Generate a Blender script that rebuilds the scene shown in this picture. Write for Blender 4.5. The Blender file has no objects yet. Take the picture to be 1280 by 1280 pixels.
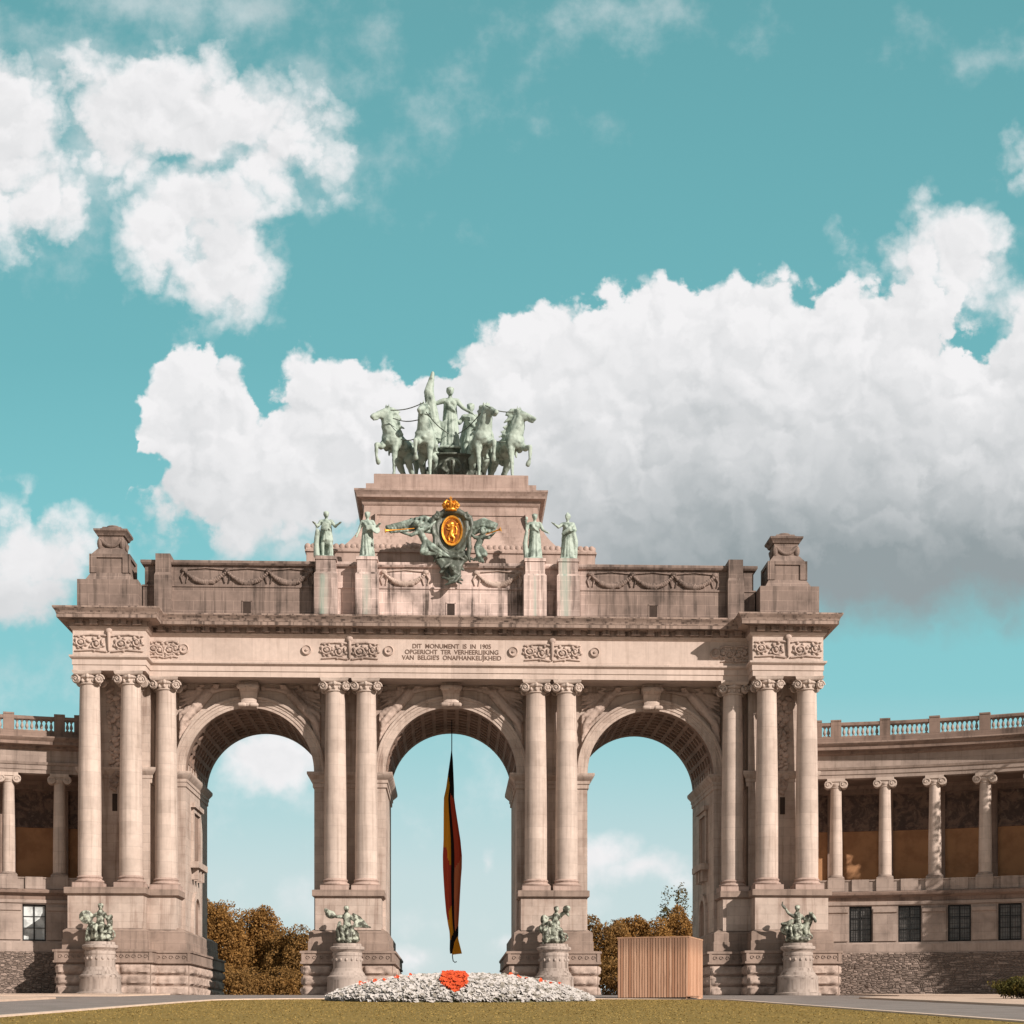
import bpy, math, random
from mathutils import Vector, Matrix, noise as mnoise
sin, cos, tan, atan, pi, sqrt, rad = math.sin, math.cos, math.tan, math.atan, math.pi, math.sqrt, math.radians
random.seed(7)
SC = bpy.context.scene
COL = SC.collection
THETA = 0.0374            # the camera looks a little to the right of the monument's axis
FPX, HOR, CAMD, EYE = 2030.0, 1285.0, 140.0, -2.7
ROLL = 0.0
SUN_AZ, SUN_EL = rad(46), rad(28)

def at(px, py, Y):
    """metres on the vertical plane Y for a point measured on the photograph"""
    D = CAMD + Y
    a = atan((px - 640) / FPX) + THETA
    return Vector((D * tan(a), Y, (HOR - py) / FPX * D * (cos(THETA) + tan(a) * sin(THETA)) + EYE))

# ------------------------------------------------------------------ mesh builder
class MB:
    def __init__(s):
        s.v, s.f, s.mi, s.cur = [], [], [], 0
    def add(s, vs, fs):
        o = len(s.v)
        s.v.extend([tuple(p) for p in vs])
        for f in fs:
            s.f.append(tuple(i + o for i in f)); s.mi.append(s.cur)
    def box(s, x0, x1, y0, y1, z0, z1, M=None):
        vs = [Vector((x, y, z)) for z in (z0, z1) for y in (y0, y1) for x in (x0, x1)]
        if M: vs = [M @ p for p in vs]
        s.add(vs, [(0, 2, 3, 1), (4, 5, 7, 6), (0, 1, 5, 4), (2, 6, 7, 3), (0, 4, 6, 2), (1, 3, 7, 5)])
    def taper(s, x0, x1, y0, y1, z0, X0, X1, Y0, Y1, z1):
        vs = [(x0, y0, z0), (x1, y0, z0), (x0, y1, z0), (x1, y1, z0), (X0, Y0, z1), (X1, Y0, z1), (X0, Y1, z1), (X1, Y1, z1)]
        s.add(vs, [(0, 2, 3, 1), (4, 5, 7, 6), (0, 1, 5, 4), (2, 6, 7, 3), (0, 4, 6, 2), (1, 3, 7, 5)])
    def lathe(s, prof, n=24, c=(0, 0, 0), cap=True, M=None):
        vs, fs = [], []
        for r, z in prof:
            for k in range(n):
                a = 2 * pi * k / n
                p = Vector((c[0] + r * cos(a), c[1] + r * sin(a), c[2] + z))
                vs.append(M @ p if M else p)
        for i in range(len(prof) - 1):
            for k in range(n):
                k2 = (k + 1) % n
                fs.append((i * n + k, i * n + k2, (i + 1) * n + k2, (i + 1) * n + k))
        if cap:
            fs.append(tuple(reversed(range(n)))); fs.append(tuple((len(prof) - 1) * n + k for k in range(n)))
        s.add(vs, fs)
    def sweep(s, poly, prof, cap_top=True, cap_bot=False):
        """closed plan polygon (counter-clockwise) with a moulding profile [(offset, z)] mitred round it"""
        n = len(poly); vs, fs = [], []
        for off, z in prof:
            for i in range(n):
                p0, p, p1 = Vector(poly[i - 1]), Vector(poly[i]), Vector(poly[(i + 1) % n])
                e0, e1 = (p - p0).normalized(), (p1 - p).normalized()
                n0, n1 = Vector((e0.y, -e0.x)), Vector((e1.y, -e1.x))
                m = (n0 + n1); m = m / max(m.dot(n0), 1e-6)
                q = p + m * off
                vs.append((q.x, q.y, z))
        for j in range(len(prof) - 1):
            for i in range(n):
                i2 = (i + 1) % n
                fs.append((j * n + i, j * n + i2, (j + 1) * n + i2, (j + 1) * n + i))
        if cap_top: fs.append(tuple((len(prof) - 1) * n + i for i in range(n)))
        if cap_bot: fs.append(tuple(reversed(range(n))))
        s.add(vs, fs)
    def grid(s, rows, close=False):
        """rows of equal length points -> quads"""
        n = len(rows[0]); vs = [p for r in rows for p in r]; fs = []
        for j in range(len(rows) - 1):
            for i in range(n if close else n - 1):
                i2 = (i + 1) % n
                fs.append((j * n + i, j * n + i2, (j + 1) * n + i2, (j + 1) * n + i))
        s.add(vs, fs)
    def tube(s, pts, r, n=8, cap=True):
        pts = [Vector(p) for p in pts]; rows = []
        rr = r if isinstance(r, (list, tuple)) else [r] * len(pts)
        for i, p in enumerate(pts):
            d = (pts[min(i + 1, len(pts) - 1)] - pts[max(i - 1, 0)]).normalized()
            a = Vector((0, 0, 1)) if abs(d.z) < .9 else Vector((1, 0, 0))
            u = d.cross(a).normalized(); w = u.cross(d).normalized()
            rows.append([p + (u * cos(2 * pi * k / n) + w * sin(2 * pi * k / n)) * rr[i] for k in range(n)])
        o = len(s.v)
        s.grid(rows, True)
        if cap:
            s.add(rows[0], [tuple(range(n))]); s.add(rows[-1], [tuple(reversed(range(n)))])
    def cap(s, p0, r0, p1, r1, n=10):
        """tapered capsule"""
        p0, p1 = Vector(p0), Vector(p1)
        d = p1 - p0; L = d.length
        d = d / L if L > 1e-6 else Vector((0, 0, 1))
        a = Vector((0, 0, 1)) if abs(d.z) < .9 else Vector((1, 0, 0))
        u = d.cross(a).normalized(); w = u.cross(d)
        rows = []
        for t in (-80, -50, -20):
            rows.append((p0 + d * r0 * sin(rad(t)), r0 * cos(rad(t))))
        rows.append((p0, r0)); rows.append((p1, r1))
        for t in (20, 50, 80):
            rows.append((p1 + d * r1 * sin(rad(t)), r1 * cos(rad(t))))
        R = [[c + (u * cos(2 * pi * k / n) + w * sin(2 * pi * k / n)) * r for k in range(n)] for c, r in rows]
        m = len(R); vs = [p for r in R for p in r]; fs = []
        for j in range(m - 1):
            for i in range(n):
                i2 = (i + 1) % n
                fs.append((j * n + i, (j + 1) * n + i, (j + 1) * n + i2, j * n + i2))
        fs.append(tuple(range(n))); fs.append(tuple(reversed([(m - 1) * n + i for i in range(n)])))
        s.add(vs, fs)
    def chain(s, pts, rs, n=10):
        for i in range(len(pts) - 1): s.cap(pts[i], rs[i], pts[i + 1], rs[i + 1], n)
    def ell(s, c, r, M=None, n=14, m=8):
        c = Vector(c); R = []
        for j in range(1, m):
            t = pi * j / m
            R.append([Vector((r[0] * sin(t) * cos(2 * pi * k / n), r[1] * sin(t) * sin(2 * pi * k / n), -r[2] * cos(t))) for k in range(n)])
        top, bot = Vector((0, 0, r[2])), Vector((0, 0, -r[2]))
        vs = [p for q in R for p in q] + [bot, top]
        if M: vs = [M @ p for p in vs]
        vs = [c + p for p in vs]; fs = []
        for j in range(m - 2):
            for k in range(n):
                k2 = (k + 1) % n
                fs.append((j * n + k, j * n + k2, (j + 1) * n + k2, (j + 1) * n + k))
        B, T = (m - 1) * n, (m - 1) * n + 1
        for k in range(n):
            k2 = (k + 1) % n
            fs.append((B, k2, k)); fs.append((T, (m - 2) * n + k, (m - 2) * n + k2))
        s.add(vs, fs)
    def xf(s, M):
        s.v = [tuple(M @ Vector(p)) for p in s.v]
        if M.determinant() < 0: s.f = [tuple(reversed(f)) for f in s.f]
        return s
    def join(s, o, M=None):
        vs = [M @ Vector(p) for p in o.v] if M else o.v
        fl = M is not None and M.determinant() < 0
        s.add(vs, [tuple(reversed(f)) if fl else f for f in o.f])
    def mesh(s, name, mats, smooth=None):
        me = bpy.data.meshes.new(name)
        me.from_pydata(s.v, [], s.f)
        for m in (mats if isinstance(mats, (list, tuple)) else [mats]): me.materials.append(m)
        if any(s.mi): me.polygons.foreach_set('material_index', s.mi)
        if smooth is not None:
            me.polygons.foreach_set('use_smooth', [True] * len(me.polygons))
            me.set_sharp_from_angle(angle=rad(smooth))
        me.update()
        return me
    def build(s, name, mats, parent=None, smooth=None):
        o = bpy.data.objects.new(name, s.mesh(name, mats, smooth))
        COL.objects.link(o)
        if parent: o.parent = parent
        return o
    def sculpt(s, name, mat, parent=None, voxel=.06, smooth_it=3, bump=0.0):
        """one continuous surface: every limb of the builder fused by a voxel remesh, then relaxed"""
        me = s.mesh(name, mat)
        tmp = bpy.data.objects.new(name + '_tmp', me); COL.objects.link(tmp)
        r = tmp.modifiers.new('r', 'REMESH'); r.mode = 'VOXEL'; r.voxel_size = voxel
        q = tmp.modifiers.new('s', 'SMOOTH'); q.iterations = smooth_it; q.factor = .5
        dg = bpy.context.evaluated_depsgraph_get()
        out = bpy.data.meshes.new_from_object(tmp.evaluated_get(dg), preserve_all_data_layers=False, depsgraph=dg)
        bpy.data.objects.remove(tmp); bpy.data.meshes.remove(me)
        if bump:
            vs = out.vertices; nn = [v.normal.copy() for v in vs]
            for v, nv in zip(vs, nn):
                v.co += nv * bump * mnoise.noise(v.co * 3.5)
        out.materials.clear(); out.materials.append(mat)
        out.polygons.foreach_set('use_smooth', [True] * len(out.polygons))
        out.name = name
        o = bpy.data.objects.new(name, out); COL.objects.link(o)
        if parent: o.parent = parent
        return o

def tag(o, label=None, cat=None, group=None, kind=None):
    if label: o['label'] = label
    if cat: o['category'] = cat
    if group: o['group'] = group
    if kind: o['kind'] = kind
    return o
def empty(name, loc=(0, 0, 0), label=None, cat=None, group=None):
    o = bpy.data.objects.new(name, None); COL.objects.link(o); o.location = loc
    return tag(o, label, cat, group)
def put(o, parent, name=None, loc=None, rotz=None):
    """a copy of a part (mesh shared) under another parent"""
    c = o.copy(); COL.objects.link(c); c.parent = parent
    if name: c.name = name
    if loc is not None: c.location = loc
    if rotz is not None: c.rotation_euler = (0, 0, rotz)
    return c
T = Matrix.Translation
def RZ(a): return Matrix.Rotation(a, 4, 'Z')
def RX(a): return Matrix.Rotation(a, 4, 'X')
def RY(a): return Matrix.Rotation(a, 4, 'Y')
def S(x, y=None, z=None):
    return Matrix.Diagonal((x, x if y is None else y, x if z is None else z, 1))
MIRX = S(-1, 1, 1)

# ------------------------------------------------------------------ node helper
class NT:
    dim = '3D'
    def __init__(s, nt): s.nt = nt; s.N = nt.nodes; s.L = nt.links
    def node(s, t, **kw):
        n = s.N.new(t)
        for k, v in kw.items(): setattr(n, k, v)
        return n
    def inp(s, sock, v):
        if isinstance(v, bpy.types.NodeSocket): s.L.new(v, sock)
        else: sock.default_value = v
    def m(s, op, a, b=None, c=None, clamp=False):
        n = s.node('ShaderNodeMath', operation=op); n.use_clamp = clamp
        s.inp(n.inputs[0], a)
        if b is not None: s.inp(n.inputs[1], b)
        if c is not None: s.inp(n.inputs[2], c)
        return n.outputs[0]
    def vm(s, op, a, b=None, out=0):
        n = s.node('ShaderNodeVectorMath', operation=op)
        s.inp(n.inputs[0], a)
        if b is not None: s.inp(n.inputs['Scale' if op == 'SCALE' else 1], b)
        return n.outputs[out]
    def xyz(s, x, y, z=0.0):
        n = s.node('ShaderNodeCombineXYZ')
        for i, v in enumerate((x, y, z)): s.inp(n.inputs[i], v)
        return n.outputs[0]
    def sep(s, v):
        n = s.node('ShaderNodeSeparateXYZ'); s.inp(n.inputs[0], v); return n.outputs
    def ss(s, x, lo, hi, a=0.0, b=1.0):
        n = s.node('ShaderNodeMapRange', interpolation_type='SMOOTHSTEP')
        s.inp(n.inputs[0], x)
        for i, v in enumerate((lo, hi, a, b)): s.inp(n.inputs[i + 1], v)
        return n.outputs[0]
    def noise(s, v, scale, detail=4, rough=.55, dist=0.0, lac=2.0):
        n = s.node('ShaderNodeTexNoise', noise_dimensions=s.dim); s.inp(n.inputs['Vector'], v)
        n.inputs['Scale'].default_value = scale; n.inputs['Detail'].default_value = detail
        n.inputs['Roughness'].default_value = rough; n.inputs['Distortion'].default_value = dist
        n.inputs['Lacunarity'].default_value = lac
        return n.outputs['Fac']
    def mix(s, f, a, b, blend='MIX'):
        n = s.node('ShaderNodeMix', data_type='RGBA', blend_type=blend)
        s.inp(n.inputs[0], f)
        for sock, v in ((n.inputs[6], a), (n.inputs[7], b)):
            if isinstance(v, bpy.types.NodeSocket): s.L.new(v, sock)
            else: sock.default_value = (*v, 1) if len(v) == 3 else v
        return n.outputs[2]

def material(name):
    m = bpy.data.materials.new(name); m.use_nodes = True
    t = NT(m.node_tree)
    bs = next(n for n in t.N if n.type == 'BSDF_PRINCIPLED')
    return m, t, bs
def facade_coords(t):
    g = t.node('ShaderNodeNewGeometry')
    p = t.sep(g.outputs['Position']); n = t.sep(g.outputs['True Normal'])
    u = t.m('ADD', t.m('MULTIPLY', p[0], t.m('ABSOLUTE', n[1])), t.m('MULTIPLY', p[1], t.m('ABSOLUTE', n[0])))
    return g.outputs['Position'], p, u
def stone(name, col, dark, row=.78, width=2.0, mortar=.5, streak=.5, blotch=.5, centre=None, verd=None, bump=.25, rough=.85):
    """sawn limestone: courses, per-block tone, soot blotches and rain streaks"""
    m, t, bs = material(name)
    pos, p, u = facade_coords(t)
    br = t.node('ShaderNodeTexBrick'); t.inp(br.inputs['Vector'], t.xyz(u, p[2], 0.0))
    br.inputs['Color1'].default_value = (.25, .25, .25, 1); br.inputs['Color2'].default_value = (.75, .75, .75, 1)
    br.inputs['Mortar'].default_value = (.5, .5, .5, 1)
    br.inputs['Scale'].default_value = 1; br.inputs['Mortar Size'].default_value = .018
    br.inputs['Brick Width'].default_value = width; br.inputs['Row Height'].default_value = row
    tone = t.sep(br.outputs['Color'])[0]
    base = col
    if centre:
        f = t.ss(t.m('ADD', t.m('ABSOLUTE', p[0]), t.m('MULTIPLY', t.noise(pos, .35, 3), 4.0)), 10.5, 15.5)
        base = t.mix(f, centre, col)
    n1 = t.noise(pos, .33, 5, .6); n2 = t.noise(pos, 2.3, 5, .6)
    st = t.noise(t.xyz(t.m('MULTIPLY', u, 2.0), t.m('MULTIPLY', p[2], .10), t.m('MULTIPLY', p[1], .1)), 1.0, 5, .65)
    dk = t.m('ADD', t.m('MULTIPLY', t.ss(n1, .42, .72), blotch), t.m('MULTIPLY', t.ss(st, .47, .68), streak), clamp=True)
    c = t.mix(dk, base, dark)
    tn = t.m('MULTIPLY_ADD', tone, .30, .85)
    tn = t.m('MULTIPLY', tn, t.m('MULTIPLY_ADD', n2, .34, .83))
    tn = t.m('MULTIPLY', tn, t.m('MULTIPLY_ADD', br.outputs['Fac'], -mortar * .5, 1.0))
    c = t.mix(1.0, c, t.xyz(tn, tn, tn), 'MULTIPLY')
    if verd:
        for (x0, w, zt, zb) in verd:
            f = t.m('MULTIPLY', t.ss(t.m('ABSOLUTE', t.m('SUBTRACT', t.m('ADD', p[0], t.m('MULTIPLY', t.noise(pos, .8, 3), .3)), x0)), w, w * .15), t.ss(p[2], zt + .3, zt - .2))
            f = t.m('MULTIPLY', t.m('MULTIPLY', f, t.ss(st, .3, .62)), .62)
            c = t.mix(f, c, (.27, .40, .34))
    t.inp(bs.inputs['Base Color'], c); bs.inputs['Roughness'].default_value = rough
    bs.inputs['Specular IOR Level'].default_value = .25
    b = t.node('ShaderNodeBump'); b.inputs['Strength'].default_value = bump; b.inputs['Distance'].default_value = .05
    h = t.m('SUBTRACT', t.m('MULTIPLY', t.noise(pos, 6, 6, .65), .5), t.m('MULTIPLY', br.outputs['Fac'], .8 if mortar else 0))
    t.inp(b.inputs['Height'], h); t.inp(bs.inputs['Normal'], b.outputs[0])
    return m
def plain(name, col, rough=.7, metal=0.0, var=.25, scale=2.0, col2=None, bump=0.0, bscale=8, spec=.3, lo=.4, hi=.65):
    m, t, bs = material(name)
    g = t.node('ShaderNodeNewGeometry')
    n = t.noise(g.outputs['Position'], scale, 5, .6)
    c = t.mix(t.ss(n, lo, hi), col, col2 if col2 else tuple(x * (1 - var) for x in col))
    t.inp(bs.inputs['Base Color'], c)
    bs.inputs['Roughness'].default_value = rough; bs.inputs['Metallic'].default_value = metal
    bs.inputs['Specular IOR Level'].default_value = spec
    if bump:
        b = t.node('ShaderNodeBump'); b.inputs['Strength'].default_value = bump; b.inputs['Distance'].default_value = .08
        t.inp(b.inputs['Height'], t.noise(g.outputs['Position'], bscale, 5, .65)); t.inp(bs.inputs['Normal'], b.outputs[0])
    return m

LIGHT = (.478, .392, .338)
M_STONE = stone('pale_stone', LIGHT, (.24, .172, .14), streak=.55, blotch=.55, mortar=.4)
M_COL = stone('column_stone', (.515, .426, .37), (.30, .236, .197), row=1.05, width=40, streak=.5, blotch=.42, mortar=.35)
M_FRIEZE = stone('frieze_stone', (.54, .44, .383), (.29, .222, .183), row=2.4, width=3.1, streak=.30, blotch=.3, mortar=.35)
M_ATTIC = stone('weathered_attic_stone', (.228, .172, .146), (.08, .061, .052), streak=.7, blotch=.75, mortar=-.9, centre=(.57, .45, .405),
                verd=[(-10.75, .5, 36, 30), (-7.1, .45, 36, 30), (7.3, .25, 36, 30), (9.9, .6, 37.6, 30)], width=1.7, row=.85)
M_CORN = stone('weathered_cornice_stone', (.325, .245, .205), (.09, .067, .056), streak=.95, blotch=.5, row=5, width=2.6, mortar=.4)
M_UPPER = stone('upper_pedestal_stone', (.42, .315, .27), (.20, .143, .118), streak=.55, blotch=.5, row=.95, width=2.4, mortar=.3)
M_BASE = stone('brown_base_stone', (.305, .23, .19), (.14, .104, .085), streak=.5, blotch=.6, row=.9, width=2.2, mortar=.3)
M_ROCK = stone('rock_faced_stone', (.47, .37, .315), (.19, .14, .115), row=9, width=90, streak=.3, blotch=.75, mortar=0, bump=.9)
M_RELIEF = stone('carved_stone', (.50, .395, .34), (.17, .125, .102), row=90, width=90, streak=.35, blotch=.8, mortar=0, bump=.5)
M_VAULT = stone('shaded_vault_stone', (.27, .19, .152), (.13, .09, .07), row=90, width=90, streak=.0, blotch=.7, mortar=0, bump=.4)  # same stone made darker: the soffit's shade is put into the colour
M_PED = stone('grey_pedestal_stone', (.41, .345, .305), (.155, .124, .105), row=1.4, width=90, streak=.75, blotch=.35, mortar=.2)
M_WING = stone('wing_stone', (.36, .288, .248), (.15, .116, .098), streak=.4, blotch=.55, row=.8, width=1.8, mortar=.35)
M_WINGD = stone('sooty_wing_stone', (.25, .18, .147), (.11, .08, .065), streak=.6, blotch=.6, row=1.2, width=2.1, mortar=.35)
M_BRONZE = plain('verdigris_bronze', (.355, .43, .375), .6, .0, scale=1.5, col2=(.075, .11, .088), bump=.35, bscale=5, spec=.4, lo=.45, hi=.75)
M_BRONZED = plain('dark_verdigris_bronze', (.075, .088, .07), .5, .0, scale=1.1, col2=(.26, .32, .265), bump=.35, bscale=5, spec=.5, lo=.55, hi=.8)
M_BRONZEM = plain('mottled_group_bronze', (.38, .41, .335), .55, .0, scale=2.6, col2=(.05, .052, .036), bump=.35, bscale=5, spec=.5, lo=.40, hi=.56)
M_CREST = plain('crest_bronze', (.115, .145, .12), .55, .0, scale=1.6, col2=(.36, .45, .39), bump=.35, bscale=5, spec=.45, lo=.44, hi=.66)
M_GOLD = plain('gilding', (.90, .42, .06), .36, .6, scale=3, col2=(.62, .24, .03))
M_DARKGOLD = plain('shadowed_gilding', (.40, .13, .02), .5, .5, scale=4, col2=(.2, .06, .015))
# ================================================================== the triumphal arch
ARCH = empty('triumphal_arch', (0, 9, 0), 'huge pale stone triumphal arch with three tall openings and Ionic columns', 'arch')
def A(mb, name, mat, smooth=None, parent=None):
    mb.xf(T((0, -9, 0))) if parent is None else None
    return mb.build(name, mat, parent or ARCH, smooth)
WF, WR = 2.9, 15.5                    # front and rear wall planes
ZS, ZE = 19.7, 27.4                   # springing, underside of the entablature
BAYS = [(-17.6, 5.6), (0.0, 5.75), (17.6, 5.6)]
TW = 0.8                              # tower wall plane
NA = 40

# --- wall: piers, spandrels, tower bodies
w = MB()
w.box(5.75, 12.0, WF, WR, 0, ZE); w.box(-12.0, -5.75, WF, WR, 0, ZE)
for sg in (1, -1):
    a, b = sorted((sg * 23.2, sg * 25.9)); w.box(a, b, WF, WR, 0, ZE)
    a, b = sorted((sg * 25.9, sg * 31.75)); w.box(a, b, TW, 17.6, 0, ZE)
for cx, R in BAYS:
    for y, flip in ((WF, 0), (WR, 1)):
        rows = [[(cx - R * cos(pi * i / NA), y, ZS + R * sin(pi * i / NA)) for i in range(NA + 1)],
                [(cx - R * cos(pi * i / NA), y, ZE) for i in range(NA + 1)]]
        w.grid(rows if not flip else rows[::-1])
A(w, 'wall', M_STONE)

# --- coffered vaults
for cx, R in BAYS:
    v = MB()
    na, ny = 17, 8
    def P(a, y, d=0): return (cx - (R + d) * cos(a), y, ZS + (R + d) * sin(a))
    y0, y1 = WF + .9, WR - .9
    for ya, yb in ((WF, y0), (y1, WR)):
        v.grid([[P(pi * i / NA, ya) for i in range(NA + 1)], [P(pi * i / NA, yb) for i in range(NA + 1)]])
    for i in range(na):
        for j in range(ny):
            a0, a1 = pi * i / na, pi * (i + 1) / na
            b0, b1 = y0 + (y1 - y0) * j / ny, y0 + (y1 - y0) * (j + 1) / ny
            rg = []
            for ins, d in ((0, 0), (.16, 0), (.16, .22), (.3, .22), (.3, .42)):
                da, db = (a1 - a0) * ins, (b1 - b0) * ins
                rg.append([P(a0 + da, b0 + db, d), P(a1 - da, b0 + db, d), P(a1 - da, b1 - db, d), P(a0 + da, b1 - db, d)])
            v.grid(rg, True); v.add(rg[-1], [(0, 1, 2, 3)])
            c = Vector(P((a0 + a1) / 2, (b0 + b1) / 2, .36)); v.ell(c, (.2, .2, .2), None, 8, 5)
    A(v, 'coffered_vault', M_VAULT)

# --- archivolts and keystones
for cx, R in BAYS:
    for y, s in ((WF, -1),):
        v = MB()
        prof = [(R - .004, .0), (R - .004, -.22), (R + .22, -.22), (R + .25, -.28), (R + .50, -.28), (R + .53, -.34), (R + .70, -.34), (R + .76, -.46), (R + .95, -.48), (R + 1.0, -.30), (R + 1.0, 0)]
        v.grid([[(cx - r * cos(pi * i / NA), y + d, ZS + r * sin(pi * i / NA)) for i in range(NA + 1)] for r, d in prof])
        A(v, 'archivolt', M_STONE, 35)
    k = MB()
    zb, zt = ZS + R - .12, ZE - .02
    pr = [(0, 1.55), (.06, 1.62), (.12, 1.58), (.2, 1.15), (.4, .98), (.6, 1.15), (.72, 1.6), (.8, 1.75), (.86, 1.7), (.88, 1.3), (1, 1.28)]
    rows = []
    for t_, d in pr:
        z = zb + (zt - zb) * t_; hw = .62 + .2 * t_ + (.07 if t_ < .14 or .68 < t_ < .88 else 0)
        rows.append([(cx - hw, WF, z), (cx - hw, WF - d * .82, z), (cx - hw * .55, WF - d, z), (cx + hw * .55, WF - d, z), (cx + hw, WF - d * .82, z), (cx + hw, WF, z)])
    k.grid(rows); k.add(rows[0], [tuple(reversed(range(6)))])
    for sx in (-1, 1):
        for zz, rr in ((zb + .12, .2), (zb + (zt - zb) * .78, .26)):
            k.cap((cx + sx * .3, WF - 1.5, zz), rr, (cx + sx * .72, WF - 1.45, zz), rr, 12)
    A(k, 'keystone', M_STONE, 40)

# --- impost mouldings round the piers and across the tower walls
IMP = [(0, 18.35), (.12, 18.4), (.12, 18.75), (.2, 18.8), (.2, 19.05), (.3, 19.15), (.55, 19.4), (.6, 19.5), (.6, 19.7), (0, 19.78)]
for sg in (1, -1):
    a, b = sorted((sg * 5.75, sg * 12.0)); im = MB(); im.sweep([(a, WF), (b, WF), (b, WR), (a, WR)], IMP, False); A(im, 'impost', M_STONE, 35)
    pl = [(23.2, WF), (25.8, WF), (25.8, TW + .1), (31.75, TW + .1), (31.75, 17.6), (25.8, 17.6), (25.8, WR), (23.2, WR)]
    if sg < 0: pl = [(-x, y) for x, y in reversed(pl)]
    im = MB(); im.sweep(pl, [(o * .75, z) for o, z in IMP], False); A(im, 'impost', M_STONE, 35)

# --- pier bases: band, plinth and die, with rock-faced courses below
BASEP = [(.62, 0), (.62, 2.7), (.86, 2.78), (.86, 2.95), (.8, 2.98), (.8, 3.62), (.9, 3.68), (.9, 3.86), (.25, 3.93), (.25, 4.72), (.19, 4.76), (.19, 5.5), (.1, 5.56), (-.3, 5.84), (-.35, 5.85)]
DIEP = [(.0, 5.7), (.0, 8.46)]
DIEC = [(.0, 8.46), (.12, 8.5), (.26, 8.62), (.26, 9.12), (.1, 9.16)]
def rock_block(mb, p, ux, nrm, L, H, rnd):
    """one boss of the rustic courses: a swollen rough face with drafted edges"""
    nu, nz = max(5, int(L / .16)), 6
    rows = []
    for j in range(nz + 1):
        r = []
        for i in range(nu + 1):
            fu, fz = i / nu, j / nz
            e = min(min(fu, 1 - fu) * L / .16, min(fz, 1 - fz) * H / .14, 1)
            q = p + ux * (L * fu) + Vector((0, 0, H * fz))
            d = e ** .6 * (.22 + .16 * mnoise.noise(q * 2.0 + Vector((rnd, 0, 0))) + .09 * mnoise.noise(q * 6))
            r.append(q + nrm * (d - .02))
        rows.append(r)
    mb.grid(rows)
def rustic(mb, poly, off, z0, z1, courses):
    n = len(poly)
    for i in range(n):
        p0, p1 = Vector((*poly[i], 0)), Vector((*poly[(i + 1) % n], 0))
        d = p1 - p0; L = d.length
        u = d.normalized(); nr = Vector((u.y, -u.x, 0))
        if L < 1: continue
        for c in range(courses):
            H = (z1 - z0) / courses
            k = max(1, round(L / 2.1)); x = -off
            tot = L + 2 * off
            for b in range(k):
                bl = tot / k
                rock_block(mb, p0 + u * (x + .04) + nr * off + Vector((0, 0, z0 + c * H + .05)), u, nr, bl - .1, H - .11, random.random() * 50)
                x += bl
def band_ornament(mb, x0, x1, y, z0, z1):
    """sunk strip of little scrolls on the band above the rustic courses"""
    n = int((x1 - x0) / .5)
    for i in range(n):
        xx = x0 + (i + .5) * (x1 - x0) / n; zc = (z0 + z1) / 2
        pts = [(xx + .2 * cos(a) * (1 - a / 9), y - .02, zc + .2 * sin(a) * (1 - a / 9)) for a in [k * .7 for k in range(10)]]
        mb.tube(pts, .045, 5)
MID = [(5.6, -.25), (12.0, -.25), (12.0, 18.65), (5.6, 18.65)]
TOW = [(22.9, -.25), (25.75, -.25), (25.75, -2.35), (32.35, -2.35), (32.35, 20.75), (25.75, 20.75), (25.75, 18.65), (22.9, 18.65)]
mirror = lambda pl: [(-x, y) for x, y in reversed(pl)]
for pl in (MID, mirror(MID), TOW, mirror(TOW)):
    b = MB(); b.sweep(pl, BASEP)
    for i in range(len(pl)):                       # raised frames that leave the ornament strip sunk
        (xa, ya), (xb, yb) = pl[i], pl[(i + 1) % len(pl)]
        if abs(ya - yb) < .01 and ya < 0:
            lo, hi = min(xa, xb), max(xa, xb); n = 2 if hi - lo > 4 else 1; seg = (hi - lo + 1.5) / n
            for k in range(n):
                x0 = lo - .75 + k * seg + .25; x1 = x0 + seg - .5
                band_ornament(b, x0, x1, ya - .8, 2.98, 3.62)
                for (q0, q1, z0, z1) in ((x0 - .25, x0, 2.96, 3.66), (x1, x1 + .25, 2.96, 3.66)):
                    b.box(q0, q1, ya - .87, ya - .7, z0, z1)
    A(b, 'plinth', M_BASE, 30)
    r = MB(); rustic(r, pl, .62, 0, 2.7, 3)
    A(r, 'rustic_course', M_ROCK, 60)
DIES = [[(6.0, -.25), (11.65, -.25), (11.65, 3.2), (6.0, 3.2)],
        [(23.5, -.25), (25.9, -.25), (25.9, -2.3), (32.2, -2.3), (32.2, 17.9), (25.6, 17.9), (25.6, 3.2), (23.5, 3.2)]]
for pl in DIES:
    for q in (pl, mirror(pl)):
        dm = MB(); dm.sweep(q, DIEP, False); A(dm, 'die', M_STONE, 30)
        dm = MB(); dm.sweep(q, DIEC); A(dm, 'die_cornice', M_BASE, 30)

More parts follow.
